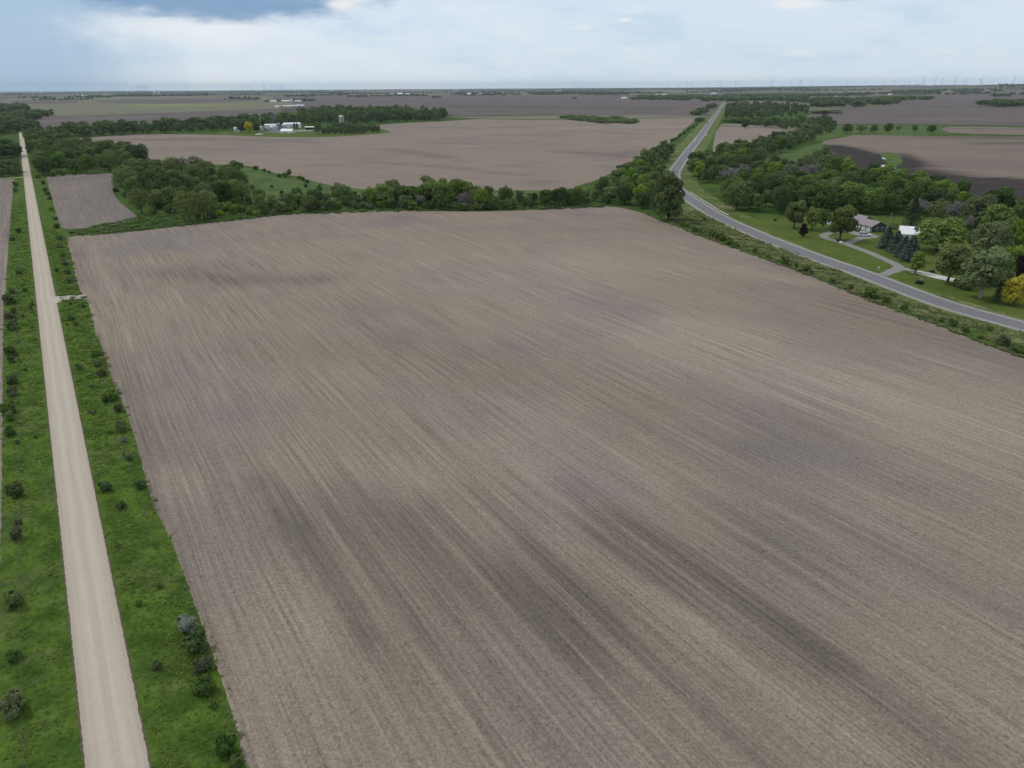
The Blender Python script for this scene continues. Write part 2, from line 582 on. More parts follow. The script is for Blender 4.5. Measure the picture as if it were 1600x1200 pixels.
M['dirt'] = simple('bare_track_dirt', (0.37, 0.315, 0.25), 1.0, 0.25, 0.8, spec=0.05, obj_space=False)
M['soil_and_shade'] = simple('trampled_soil_and_shade', (0.115, 0.105, 0.068), 1.0, 0.3, 2.0, spec=0.05, obj_space=False)  # dark tone shared by the worn grass track and painted grass shadow
M['track'] = simple('wheel_track_dirt', (0.30, 0.255, 0.205), 1.0, 0.25, 0.8, spec=0.05, obj_space=False)
M['paint_white'] = simple('road_paint_white', (0.55, 0.55, 0.54), 0.8, 0.15, 0.4, obj_space=False)
M['paint_yellow'] = simple('road_paint_yellow', (0.50, 0.36, 0.07), 0.8, 0.15, 0.4, obj_space=False)
M['water'] = simple('puddle_water', (0.10, 0.11, 0.12), 0.03, 0.1, 0.5, spec=1.0, obj_space=False)
M['bark'] = simple('bark', (0.085, 0.070, 0.056), 0.95, 0.3, 3.0)
M['pale_bark'] = simple('pale_bark', (0.30, 0.28, 0.25), 0.95, 0.3, 3.0)
M['twig'] = simple('grey_twigs', (0.265, 0.25, 0.245), 0.95, 0.25, 1.0)
M['white_metal'] = simple('white_metal_siding', (0.80, 0.81, 0.82), 0.5, 0.05, 0.5)
M['white_roof'] = simple('white_metal_roof', (0.84, 0.85, 0.87), 0.45, 0.05, 0.4)
M['cream'] = simple('cream_metal_siding', (0.62, 0.62, 0.52), 0.6, 0.06, 0.5)
M['galv'] = simple('galvanised_steel', (0.42, 0.47, 0.53), 0.45, 0.15, 0.6, metal=0.4)
M['galv_dark'] = simple('weathered_steel', (0.22, 0.26, 0.31), 0.55, 0.2, 0.6, metal=0.3)
M['silo'] = simple('silo_staves', (0.33, 0.32, 0.31), 0.9, 0.15, 0.7)
M['silo_dome'] = simple('silo_dome_steel', (0.50, 0.52, 0.54), 0.4, 0.1, 0.5, metal=0.3)
M['open_shed_shade'] = simple('shed_interior_shade', (0.02, 0.022, 0.028), 0.9, 0.2, 0.5)  # near-black colour standing in for shade inside the open shed
M['mauve_roof'] = simple('mauve_metal_roof', (0.275, 0.225, 0.245), 0.5, 0.06, 0.7)
M['slate_wall'] = simple('slate_blue_siding', (0.045, 0.052, 0.068), 0.7, 0.1, 1.0)
M['white_trim'] = simple('white_trim', (0.75, 0.75, 0.74), 0.5, 0.03, 1.0)
M['glass'] = simple('window_glass', (0.03, 0.035, 0.04), 0.08, 0.1, 1.0, spec=0.8)
M['brickc'] = simple('chimney_brick', (0.10, 0.07, 0.065), 0.9, 0.2, 3.0)
M['car_white'] = simple('white_car_paint', (0.80, 0.80, 0.80), 0.25, 0.02, 1.0, spec=0.6)
M['car_dark'] = simple('dark_car_paint', (0.025, 0.027, 0.032), 0.25, 0.05, 1.0, spec=0.6)
M['car_grey'] = simple('grey_car_paint', (0.11, 0.12, 0.14), 0.25, 0.05, 1.0, spec=0.6)
M['rubber'] = simple('tyre_rubber', (0.02, 0.02, 0.02), 0.9, 0.1, 2.0)
M['rim'] = simple('wheel_rim', (0.45, 0.45, 0.46), 0.35, 0.05, 2.0, metal=0.6)
M['lamp'] = simple('headlight_lens', (0.75, 0.75, 0.72), 0.15, 0.02, 1.0)
M['redlamp'] = simple('tail_light_lens', (0.35, 0.02, 0.015), 0.2, 0.02, 1.0)
M['steel_rail'] = simple('guardrail_steel', (0.78, 0.79, 0.80), 0.5, 0.08, 1.0)
M['post_wood'] = simple('weathered_post', (0.16, 0.145, 0.125), 0.95, 0.2, 3.0)
M['wire'] = simple('fence_wire', (0.10, 0.10, 0.095), 0.8, 0.1, 1.0)
M['orange'] = simple('orange_sign_paint', (0.75, 0.25, 0.06), 0.6, 0.05, 1.0)
M['sign_white'] = simple('white_sign_face', (0.75, 0.75, 0.73), 0.5, 0.03, 1.0)
M['black_plastic'] = simple('black_plastic', (0.02, 0.02, 0.022), 0.5, 0.1, 2.0)
M['red_barn'] = simple('red_barn_wall', (0.30, 0.06, 0.045), 0.8, 0.1, 0.5)
M['turbine'] = simple('turbine_white', (0.42, 0.44, 0.47), 0.5, 0.02, 0.1)
M['mulch'] = simple('dark_mulch', (0.05, 0.04, 0.032), 1.0, 0.3, 3.0, spec=0.05, obj_space=False)


def ribs(name, col, rough, pitch, axis=0, depth=0.03, metal=0.0):
    """corrugated metal: ribs across the object's x (0) or y (1)"""
    m, nt, bs = new_mat(name)
    o = nt.new('ShaderNodeTexCoord').outputs['Object']
    s_ = nt.sep(o)
    w = nt.math('SINE', nt.mul(s_[axis], 2 * math.pi / pitch))
    n = nt.noise(o, 0.35, 4.0, 0.6)
    f = nt.add(nt.lin(n, 0.3, 0.7, 0.90, 1.06), nt.mul(w, 0.05))
    nt.put(bs.inputs['Base Color'], nt.scalec(col, f))
    bs.inputs['Roughness'].default_value = rough; bs.inputs['Metallic'].default_value = metal
    b = nt.new('ShaderNodeBump'); b.inputs['Strength'].default_value = 0.5; b.inputs['Distance'].default_value = depth
    nt.put(b.inputs['Height'], w); nt.l.new(b.outputs[0], bs.inputs['Normal'])
    return m


M['white_ribbed'] = ribs('ribbed_white_siding', (0.80, 0.81, 0.82), 0.5, 0.6, 0)
M['mauve_ribbed'] = ribs('ribbed_mauve_roof', (0.275, 0.225, 0.245), 0.5, 0.45, 1)
M['white_roofribs'] = ribs('ribbed_white_roof', (0.84, 0.85, 0.87), 0.45, 0.9, 1)


def leaf_mat(name, dark, lite, objvar=0.22):
    m, nt, bs = new_mat(name)
    nt.n.remove(bs)
    tone = nt.attr('tone').outputs['Fac']
    oi = nt.new('ShaderNodeObjectInfo').outputs['Random']
    col = nt.mix(tone, dark, lite)
    hue = nt.new('ShaderNodeHueSaturation')
    nt.put(hue.inputs['Hue'], nt.lin(oi, 0, 1, 0.490, 0.508))
    nt.put(hue.inputs['Saturation'], nt.lin(nt.math('FRACT', nt.mul(oi, 7.31)), 0, 1, 0.85, 1.1))
    nt.put(hue.inputs['Value'], nt.lin(nt.math('FRACT', nt.mul(oi, 3.77)), 0, 1, 1 - objvar, 1 + objvar))
    nt.put(hue.inputs['Color'], col)
    d = nt.new('ShaderNodeBsdfDiffuse'); nt.l.new(hue.outputs[0], d.inputs[0])
    t = nt.new('ShaderNodeBsdfTranslucent'); nt.l.new(hue.outputs[0], t.inputs[0])
    mx = nt.new('ShaderNodeMixShader'); mx.inputs[0].default_value = 0.30
    nt.l.new(d.outputs[0], mx.inputs[1]); nt.l.new(t.outputs[0], mx.inputs[2])
    nt.l.new(mx.outputs[0], nt.n['Material Output'].inputs[0])
    return m


LEAF = dict(
    mid=leaf_mat('mid_green_leaves', (0.088, 0.146, 0.040), (0.198, 0.285, 0.084)),
    dark=leaf_mat('dark_green_leaves', (0.056, 0.104, 0.032), (0.128, 0.198, 0.062)),
    olive=leaf_mat('olive_leaves', (0.112, 0.152, 0.046), (0.225, 0.272, 0.095)),
    bright=leaf_mat('yellow_green_leaves', (0.120, 0.200, 0.034), (0.250, 0.350, 0.074)),
    pale=leaf_mat('grey_green_leaves', (0.118, 0.156, 0.066), (0.225, 0.272, 0.125)),
    gold=leaf_mat('golden_leaves', (0.38, 0.355, 0.012), (0.68, 0.65, 0.03), 0.03),
    maroon=leaf_mat('maroon_leaves', (0.024, 0.014, 0.019), (0.058, 0.030, 0.035), 0.05),
    spruce=leaf_mat('blue_spruce_needles', (0.058, 0.092, 0.070), (0.140, 0.194, 0.156), 0.1),
    pine=leaf_mat('dark_pine_needles', (0.038, 0.062, 0.034), (0.088, 0.122, 0.062), 0.1),
    silver=leaf_mat('silver_leaves', (0.17, 0.20, 0.15), (0.32, 0.36, 0.29), 0.05),
    brown=leaf_mat('brownish_leaves', (0.090, 0.102, 0.052), (0.178, 0.190, 0.105), 0.08),
)

# ---------------------------------------------------------------- ground: one sheet to the horizon, laid out in farm fields
GAZ = math.radians(-33.0)
gs, gc = math.sin(GAZ), math.cos(GAZ)


def terrain(x, y):
    """the land is flat here; a low swell rises toward the turbines far off to the right"""
    d = np.hypot(x, y); az = np.degrees(np.arctan2(x, y))
    k = np.clip((d - 6500) / 5000, 0, 1); k = k * k * (3 - 2 * k)
    side = np.clip((az - 5) / 28, 0, 1); side = side * side * (3 - 2 * side)
    roll_ = 8 * np.sin(x / 1700.0) * np.cos(y / 2300.0) + 6 * np.sin((x + y) / 900.0)
    return k * (48 * side + roll_ * (0.35 + side))


def make_ground():
    cell = 250.0; n = 160
    i = np.arange(n + 1)
    a = (i - n / 2) * cell
    U, V = np.meshgrid(a, a + 6000.0)          # V runs along the gravel road
    X = U * gc + V * gs; Y = -U * gs + V * gc
    Z = terrain(X, Y)
    verts = np.stack([X.ravel(), Y.ravel(), Z.ravel()], 1)
    ii, jj = np.meshgrid(np.arange(n), np.arange(n))
    a0 = (jj * (n + 1) + ii).ravel()
    faces = np.stack([a0, a0 + 1, a0 + n + 2, a0 + n + 1], 1)
    m, nt, bs = new_mat('farmland')
    P = nt.pos()
    fc = nt.attr('field_colour').outputs['Color']
    ng = nt.attr('near').outputs['Fac']
    n1 = nt.noise(P, 1 / 14.0, 4.0, 0.6); n2 = nt.noise(P, 1.6, 5.0, 0.7); n3 = nt.noise(P, 1 / 420.0, 4.0, 0.6)
    n4 = nt.noise(P, 0.42, 3.0, 0.6)
    grass = nt.mix(nt.sstep(n1, 0.33, 0.66), (0.040, 0.078, 0.016), (0.078, 0.13, 0.028))
    grass = nt.mix(nt.mul(nt.sstep(nt.noise(P, 1 / 30.0, 4.0, 0.6), 0.5, 0.68), 0.35), grass, (0.12, 0.12, 0.055))
    gf = nt.add(1.0, nt.add(nt.mul(nt.sub(n2, 0.5), 1.2), nt.mul(nt.sub(n4, 0.5), 0.6)))
    grass = nt.scalec(grass, nt.math('MAXIMUM', gf, 0.25))
    fcol = nt.scalec(fc, nt.lin(n3, 0.3, 0.7, 0.72, 1.26))
    nt.put(bs.inputs['Base Color'], nt.mix(ng, fcol, grass))
    bs.inputs['Roughness'].default_value = 1.0; bs.inputs['Specular IOR Level'].default_value = 0.03
    me = mesh_np('ground', verts, faces, m)
    r = np.random.default_rng(11)
    pal = np.array([(0.16, 0.135, 0.12), (0.13, 0.112, 0.105), (0.20, 0.165, 0.135), (0.15, 0.155, 0.085), (0.19, 0.20, 0.11), (0.115, 0.10, 0.095), (0.085, 0.13, 0.05)])
    pr = np.array([.24, .2, .17, .13, .09, .13, .04])
    bi = (ii // 3).ravel(); bj = (jj // 2).ravel()
    choice = r.choice(len(pal), size=(200, 200), p=pr)
    col = pal[choice[bj, bi]] * r.uniform(0.85, 1.15, (200, 200, 1))[bj, bi]
    cx = (X[:-1, :-1] + X[1:, 1:]).ravel() / 2; cy = (Y[:-1, :-1] + Y[1:, 1:]).ravel() / 2
    near = (np.hypot(cx, cy) < 2300).astype(np.float32)
    ca = me.attributes.new('field_colour', 'FLOAT_COLOR', 'FACE')
    ca.data.foreach_set('color', np.concatenate([col, np.ones((len(col), 1))], 1).astype(np.float32).ravel())
    na = me.attributes.new('near', 'FLOAT', 'FACE'); na.data.foreach_set('value', near)
    o = link('ground', me); o['kind'] = 'structure'


make_ground()

# ---------------------------------------------------------------- fields
main_poly = [(107, 374), (113, 369), (173, 365), (238, 358.5), (300, 351), (350, 346), (450, 335), (550, 330), (650, 329.5), (750, 330.5), (850, 327), (890, 322.5), (925, 321), (960, 323), (1000, 332), (1032, 345),
             (1060, 355), (1096, 370), (1153, 390), (1219, 414), (1273, 434), (1344, 464), (1403, 486), (1469, 510), (1523, 532), (1600, 560), (1700, 592), (1850, 640), (2000, 800), (1900, 1330), (1000, 1400), (440, 1330),
             (385, 1200), (380, 1181), (353, 1085), (334, 1028), (307, 951), (268, 847), (237, 780), (215, 700), (197, 642), (175, 592), (155, 530), (149, 520), (139, 477), (130, 463.6), (120, 440), (112, 405), (106, 381)]
main_segs = [  # dark strokes paint cloud shadow together with damp soil
    ([(270, 425), (310, 432), (360, 438), (430, 439), (500, 437)], 7, 0.95), ([(330, 432), (400, 436)], 10, .35), ([(180, 410), (215, 450)], 8, .35),
    ([(500, 800), (670, 930)], 11, .5), ([(545, 785), (690, 945)], 8, .5), ([(400, 745), (480, 870), (575, 1005)], 1.3, .65), ([(430, 740), (520, 850)], 5, .14),
    ([(300, 800), (390, 960)], 5, .5), ([(660, 800), (900, 1005)], 6, .75), ([(730, 765), (900, 870), (960, 930)], 6, .6),
    ([(890, 765), (1050, 880), (1272, 1028)], 3.6, 1.0), ([(960, 830), (1180, 985)], 6, .6), ([(1272, 1028), (1500, 1195)], 4, .75), ([(850, 864), (1060, 1025), (1272, 1197)], 6, .75), ([(860, 950), (1100, 1190)], 5, .55),
    ([(1130, 840), (1300, 960), (1450, 1090)], 9, .36), ([(1090, 780), (1210, 825)], 10, .42), ([(985, 465), (1060, 470)], 11, .55), ([(980, 500), (1010, 485)], 9, .3),
    ([(860, 570), (960, 640)], 12, .42), ([(1110, 620), (1220, 665)], 11, .6), ([(1160, 450), (1330, 530)], 14, .45),
    ([(1230, 425), (1344, 472), (1469, 520), (1620, 575)], 8, .7), ([(1320, 480), (1420, 520)], 9, .4), ([(1290, 690), (1420, 740), (1560, 800)], 16, .42),
    ([(630, 552), (740, 590)], 10, .55), ([(400, 540), (470, 550)], 14, .36), ([(480, 620), (560, 690)], 10, .3), ([(900, 360), (1010, 356)], 14, .3), ([(1010, 340), (1120, 385)], 7, .45),
    ([(112, 385), (132, 440)], 5, .55), ([(150, 525), (215, 690), (310, 945)], 2.5, .5), ([(1000, 690), (1100, 740)], 14, .3), ([(560, 480), (640, 520)], 12, .25), ([(1180, 1050), (1330, 1190)], 5, .4),
    ([(620, 1020), (760, 1190)], 5, .3), ([(800, 1050), (930, 1190)], 4, .4), ([(1480, 900), (1600, 960)], 9, .35),
    ([(175, 570), (330, 960), (470, 1190)], 12, .30), ([(240, 560), (300, 700)], 10, .2),
    ([(820, 400), (1000, 470), (1200, 560)], 22, -.5), ([(1080, 545), (1300, 610), (1560, 690)], 16, -.55), ([(860, 660), (1060, 770)], 10, -.4), ([(600, 390), (760, 440)], 20, -.3),
    # paler strips
    ([(143, 385), (160, 425), (185, 460)], 2.2, -1.0), ([(870, 835), (1100, 990), (1350, 1185)], 2.6, -1.1), ([(780, 690), (880, 790)], 6, -.5), ([(1150, 422), (1250, 440)], 7, -.6), ([(900, 400), (1000, 420)], 14, -.5),
    ([(250, 750), (450, 1010)], 4, -.55), ([(1050, 520), (1250, 620)], 14, -.5), ([(700, 440), (900, 500)], 18, -.45), ([(640, 740), (760, 860)], 5, -.5), ([(1300, 600), (1560, 680)], 14, -.45), ([(230, 470), (330, 640)], 8, -.3)]
main_segs = [(p_, w_ * 1.2, a_ * (0.78 if a_ > 0 else 0.8)) for p_, w_, a_ in main_segs]
sheet('tilled_field', main_poly, M['soil_main'], 0.03, 2.6, main_segs, 4, 0.8, 0.10)

sheet('small_field', [(73.5, 280), (80, 275), (120, 272.5), (172, 271), (178, 275), (177, 290), (177, 302), (190, 318), (213, 337), (214, 340), (195, 347.5), (151, 355), (106, 357.5), (97, 355), (94, 350), (86.6, 329)], M['soil_side'], 0.03, 6, [([(76, 282), (175, 275)], 14, .6), ([(178, 280), (178, 300)], 5, .5), ([(110, 355), (160, 350)], 6, -.5)], 3, 1.0, 0.12)
sheet('left_field', [(21.6, 280), (17, 336), (13, 381), (9, 450), (5.4, 476), (4, 600), (3, 740), (0, 920), (-60, 1150), (-600, 1000), (-330, 480), (-150, 281)], M['soil_side'], 0.03, 9, [([(15, 381), (5, 500), (3, 740)], 2.0, -.8)], 0, 1.2, 0.12)
mid_poly = [(112, 219), (180, 212), (250, 209.5), (350, 211), (430, 213), (500, 213.4), (550, 211.4), (606, 207.6), (602, 203), (580, 196.5), (640, 192), (695, 189.5), (750, 186), (800, 187), (880, 187.5), (960, 187), (1040, 184.5), (1088, 184.5), (1072, 200), (1050, 220), (1020, 240), (1005, 247), (975, 260), (935, 280), (900, 291), (887, 298), (807, 297.5), (700, 297.5), (612, 297), (567, 295.5), (525, 291), (485, 282), (460, 275), (437, 272), (400, 262.5), (375, 258), (300, 256), (240, 250), (217, 240), (192, 230)]
mid_segs = [([(130, 219), (300, 217), (470, 220)], 26, .7), ([(200, 236), (320, 234), (440, 240)], 10, .35), ([(610, 234), (680, 243), (700, 246)], 14, .75), ([(560, 252), (700, 262), (830, 275)], 7, .6), ([(480, 258), (600, 262)], 8, .4), ([(870, 237), (970, 243)], 12, .8), ([(960, 208), (1010, 209)], 16, .55), ([(700, 276), (860, 285)], 5, .4), ([(990, 235), (950, 262)], 6, .55), ([(620, 200), (780, 200)], 20, .4), ([(760, 220), (860, 224)], 14, .3),
            ([(880, 200), (1060, 198)], 30, -.6), ([(800, 192), (1050, 192)], 14, -.4), ([(480, 245), (560, 240)], 12, -.4), ([(700, 230), (820, 228)], 12, -.4), ([(620, 285), (790, 290)], 6, -.4), ([(880, 252), (960, 255)], 7, -.4)]
sheet('middle_field', mid_poly, M['soil_mid'], 0.04, 13, mid_segs, 3, 5.0, 0.6)
wet_poly = [(1285, 224), (1292, 219), (1320, 214), (1340, 211), (1400, 211.5), (1480, 212.5), (1540, 213), (1700, 214), (1900, 216), (1900, 330), (1700, 322), (1600, 318), (1500, 312), (1400, 290), (1345, 268), (1310, 250), (1294, 237)]
wet_segs = [([(1295, 228), (1330, 236), (1375, 250), (1390, 256)], 15, 1.4), ([(1340, 250), (1400, 268)], 32, 1.6), ([(1300, 231), (1352, 248)], 14, 1.2), ([(1400, 270), (1500, 280), (1620, 284), (1750, 287)], 14, 1.6), ([(1420, 284), (1520, 292), (1640, 297)], 30, 1.7), ([(1440, 292), (1600, 308)], 30, 1.5), ([(1372, 246), (1376, 262)], 16, 1.2), ([(1412, 240), (1425, 254)], 8, .7), ([(1470, 214), (1600, 216)], 40, .45), ([(1540, 224), (1620, 224)], 20, .5),
            ([(1330, 224), (1400, 228), (1450, 226)], 16, -.5), ([(1440, 262), (1560, 268)], 8, -.5), ([(1440, 240), (1560, 245)], 12, -.3)]
wet_segs = [(p_, w_ * 1.15, a_ * (1.7 if a_ > 0 else 1)) for p_, w_, a_ in wet_segs]
sheet('wet_field', wet_poly, M['soil_wet'], 0.04, 9, wet_segs, 3, 4.0, 0.5)
sheet('field_marsh_grass', [(1377, 239), (1395, 239), (1407, 245), (1411, 252), (1405, 258), (1394, 260), (1387, 255), (1380, 249)], M['meadow'], 0.08, None, (), 3, 3, 0.4)
sheet('field_puddle', [(1376, 259.5), (1381, 257.6), (1388, 259), (1392, 261.2), (1401, 262.4), (1396, 263.6), (1385, 262.6)], M['water'], 0.10, None, (), 3, 2, 0.1)
sheet('field_puddle', [(1377, 247), (1381, 246.4), (1384, 247.8), (1381, 249)], M['water'], 0.10, None, (), 3, 2, 0.1)
sheet('highway_side_field', [(1127, 194), (1180, 196), (1230, 197.5), (1267, 201), (1260, 207), (1215, 214), (1180, 222), (1140, 233), (1120, 236), (1114, 230)], M['soil_mid'], 0.04, 14, [([(1127, 197), (1250, 201)], 25, .9), ([(1125, 212), (1170, 213)], 5, .5), ([(1122, 222), (1180, 218)], 10, -.4)], 2, 5, .5)
# farther fields
sheet('far_field', [(50, 181.5), (200, 178.5), (400, 172), (440, 171), (420, 180), (300, 190), (150, 197), (70, 200)], M['soil_far'], 0.20, 40, [([(60, 190), (230, 183)], 60, -.8), ([(300, 177), (420, 175)], 40, .3)], 2, 20, 1)
sheet('sprouting_field', [(20, 152), (200, 150), (420, 152), (480, 158), (478, 166), (400, 171.5), (200, 178), (60, 181), (20, 175)], M['soil_fargreen'], 0.25, 60, [([(150, 160), (400, 158)], 70, .9), ([(30, 158), (110, 160)], 90, .4), ([(100, 170), (300, 172)], 50, -.4)], 2, 30, 1)
sheet('far_field', [(150, 156.5), (260, 154.6), (400, 153.6), (402, 157.5), (300, 161.2), (190, 161.8)], M['soil_far'], 0.31, 60, [([(250, 158), (400, 156)], 120, .5)], 2, 30, 1)
sheet('far_field', [(25, 157), (110, 156), (118, 161), (28, 163)], M['soil_far'], 0.33, 60, (), 2, 30, 1)
sheet('sunlit_field_strip', [(170, 164.6), (230, 163.2), (330, 163.2), (400, 164.2), (330, 165.4), (230, 166)], M['sunlit_strip_paint'], 0.32, None, (), 2, 30, 1)  # patch of sunlight painted as a paler strip of field
sheet('dark_far_field', [(430, 150.5), (600, 150), (760, 147.8), (900, 150.2), (1000, 151.5), (1110, 156), (1124, 160), (1115, 172), (1098, 180), (900, 179.5), (760, 180.5), (700, 183), (690, 176), (480, 165.5)], M['soil_far'], 0.36, 60, [([(700, 166), (850, 168), (1020, 170)], 90, .9), ([(740, 175), (800, 174)], 30, .9), ([(560, 158), (900, 160)], 120, .3), ([(900, 154), (1060, 158)], 80, -.5), ([(930, 163), (1050, 162)], 40, -.2)], 2, 30, 1)
sheet('grass_strip', [(700, 183.6), (780, 181.5), (900, 180.2), (1095, 180.6), (1090, 184.3), (1040, 184.2), (960, 186.6), (880, 187), (800, 186.6), (750, 185.6)], M['soil_fargreen'], 0.42, 40, (), 2, 20, 1)
sheet('right_far_field', [(1262, 180), (1320, 168), (1460, 166.5), (1600, 168), (1800, 172), (1800, 200), (1600, 197), (1480, 195), (1330, 194), (1270, 192)], M['soil_far'], 0.22, 40, [([(1270, 172), (1400, 172)], 40, .4), ([(1560, 178), (1700, 180)], 60, -.5), ([(1300, 188), (1500, 186)], 25, -.8), ([(1480, 186), (1600, 190)], 30, -.5)], 2, 20, 1)
sheet('right_near_field', [(1482, 198), (1600, 199.5), (1800, 203), (1800, 212), (1600, 211), (1485, 208)], M['soil_wet'], 0.27, 20, [([(1482, 201), (1700, 204)], 10, .9), ([(1500, 207), (1700, 209)], 10, -.5)], 2, 10, 1)
sheet('upper_right_field', [(1400, 147), (1560, 148), (1800, 150), (1800, 156), (1600, 166), (1440, 165.5), (1400, 161), (1460, 156.5)], M['soil_far'], 0.40, 60, [([(1480, 153), (1600, 155)], 100, -.7)], 2, 30, 1)
sheet('oak_pasture', [(1255, 196), (1330, 195.5), (1480, 197), (1483, 209), (1400, 210.5), (1340, 210), (1290, 217), (1268, 222), (1240, 215), (1265, 205)], M['meadow'], 0.02, None, (), 2, 10, .8)
sheet('meadow', [(365, 261), (400, 264), (437, 273.5), (460, 277), (485, 284), (525, 293), (567, 297), (612, 299), (700, 299.5), (800, 299.5), (890, 300), (880, 318), (700, 322), (560, 324), (470, 325), (400, 318), (380, 290)], M['meadow'], 0.02, None, (), 2, 5, .5)
sheet('wood_glade', [(1180, 256), (1230, 238), (1290, 222), (1290, 236), (1270, 248), (1240, 262), (1205, 268)], M['meadow'], 0.026, None, (), 2, 5, .5)
sheet('farm_lawn', [(330, 209), (380, 205), (420, 205), (500, 200), (560, 199), (600, 203), (608, 207), (550, 212), (500, 214.4), (430, 214), (370, 212)], M['lawn'], 0.05, None, (), 2, 5, .5)

# ---------------------------------------------------------------- verges, roads
gl = [(31, 205), (37.5, 260), (40, 280), (46.6, 351), (53, 459), (62.5, 530), (75, 630), (91, 780), (115, 970), (140, 1200)]
gr_ = [(36, 205), (45, 242), (54, 280), (67, 368), (84.5, 461), (101, 530), (120, 630), (147.5, 780), (188, 955), (232, 1200)]
rdir = Vector((gs, gc, 0))
road_c = [Vector((-41.2, 52, 0)) + rdir * s for s in (-60, 0, 50, 100, 200, 300, 420, 560, 720, 900, 1100, 1440)]
road_w = 5.6
# verge strips either side of the gravel road
def off(d, s): return Vector((-41.2, 52, 0)) + rdir * s + Vector((gc, -gs, 0)) * d
sheet('grass_verge', [off(-18, -60), off(-18, 1000), off(16, 1000), off(16, -60)], M['verge'], 0.012, None, (), 0, 8, 0, world=True)
strip('gravel_road', road_c, road_w, M['gravel'], 0.06, 4, 0.05, step=0.35)
strip('road_edge_shade', road_c, road_w + 0.45, M['soil_and_shade'], 0.045, 4, 0.13, step=0.3)  # shadow of the verge grass laid as a dark rim


def make_gravel():
    """packed wheel tracks paler than the loose stone between and at the sides"""
    m, nt, bs = new_mat('gravel_lane')
    P = nt.pos(); x, y, z = nt.sep(P)
    v = nt.sub(nt.mul(nt.sub(x, -41.2), gc), nt.mul(nt.sub(y, 52.0), gs))
    u = nt.add(nt.mul(x, gs), nt.mul(y, gc))
    wob = nt.noise(nt.xyz(0.0, nt.mul(u, 1 / 30.0)), 1.0, 2.0, 0.5)
    v = nt.add(v, nt.mul(nt.sub(wob, 0.5), 0.7))
    track = nt.math('ABSOLUTE', nt.sub(nt.math('ABSOLUTE', v), 0.95))
    tr = nt.sstep(track, 0.15, 0.75, 1.0, 0.0)
    st = nt.noise(nt.xyz(nt.mul(v, 2.2), nt.mul(u, 1 / 25.0)), 1.0, 4.0, 0.65)
    g = nt.noise(P, 3.0, 5.0, 0.75); g2 = nt.noise(P, 0.35, 4.0, 0.6)
    col = nt.mix(nt.mul(tr, 0.45), (0.465, 0.405, 0.325), (0.555, 0.50, 0.42))
    edge = nt.sstep(nt.math('ABSOLUTE', v), 1.9, 2.8)
    col = nt.mix(nt.mul(edge, 0.5), col, (0.36, 0.315, 0.25))
    f = nt.add(1.0, nt.add(nt.mul(nt.sub(st, 0.5), 0.32), nt.add(nt.mul(nt.sub(g, 0.5), 0.45), nt.mul(nt.sub(g2, 0.5), 0.12))))
    nt.put(bs.inputs['Base Color'], nt.scalec(col, f))
    bs.inputs['Roughness'].default_value = 1.0; bs.inputs['Specular IOR Level'].default_value = 0.05
    bpy.data.objects['gravel_road'].data.materials[0] = m


make_gravel()
strip('farm_track', pxs([(38, 276), (15, 278.5), (-60, 281)]), 4.2, M['dirt'], 0.05, 4, 0.2)
strip('grass_track', pxs([(55, 476.5), (30, 477.5), (5, 478)]), 0.6, M['soil_and_shade'], 0.04, 4, 0.2)
strip('field_entrance', pxs([(78, 470), (92, 467.5), (112, 465), (133, 463.5)]), 3.0, M['gravel'], 0.07, 6, 0.25, widths=(10, 4.4), step=1.2)
strip('field_track', pxs([(131, 463.6), (180, 462), (225, 459), (258, 454), (272, 447)]), 1.1, M['track'], 0.06, 6, 0.25, step=1.5)
strip('field_track', pxs([(131, 467), (185, 466.5), (240, 463)]), 0.9, M['track'], 0.06, 6, 0.25, step=1.5)

hwy_px = [((1061, 272), (1045, 268))]
hw = [at(1134.5, 156.5), at(1110.5, 190), at(1095, 212), at(1080, 231), at(1066, 250), at(1053.5, 269)]
hw += [Vector((123, 549, 0)), Vector((114.5, 505, 0))]
for (a, b) in (((1078, 303), (1073, 316)), ((1087.5, 309), (1087.5, 325.5)), ((1122, 331), (1122, 346)), ((1175, 355), (1175, 371)), ((1219, 372.5), (1219, 390)), ((1284, 399), (1284, 412)), ((1346, 420), (1346, 434)), ((1469, 462), (1469, 485)), ((1600, 501), (1600, 520))):
    hw.append((at(*a) + at(*b)) / 2)
hw += [hw[-1] + (hw[-1] - hw[-2]) * 1.2, hw[-1] + (hw[-1] - hw[-2]) * 3]
def off_hw(width_l, width_r):
    pts = catmull(hw, 5); L = []; Rr = []
    for i, p in enumerate(pts):
        d = (pts[min(i + 1, len(pts) - 1)] - pts[max(i - 1, 0)]).normalized(); nr = Vector((d.y, -d.x, 0))
        L.append(p + nr * width_l); Rr.append(p + nr * width_r)
    return L, Rr
strip('ditch_grass', hw, 34, M['ditch'], 0.015, 5)
strip('road_shoulder', hw, 10.6, M['shoulder'], 0.05, 6, 0.12, step=3)
strip('highway', hw, 7.6, M['asphalt'], 0.08, 6)
def edge_line(name, offset, w, mat, dash=None):
    pts = resample(catmull(hw, 6), 3.0, False)
    V = []; Fc = []; k = 0
    for i in range(len(pts) - 1):
        if dash and (i % 4) > 0: continue
        q = []
        for p, p2 in ((pts[i], pts[i + 1]), (pts[i + 1], pts[min(i + 2, len(pts) - 1)] if i + 2 < len(pts) else pts[i + 1] * 2 - pts[i])):
            d = (p2 - p).normalized(); nr = Vector((d.y, -d.x, 0))
            q += [p + nr * (offset - w / 2), p + nr * (offset + w / 2)]
        V += [(v.x, v.y, 0.095) for v in q]; Fc.append((k, k + 1, k + 3, k + 2)); k += 4
    o = link(name, mesh_np(name, V, Fc, mat)); o['kind'] = 'structure'
edge_line('road_edge_line', -3.45, 0.13, M['paint_white'])
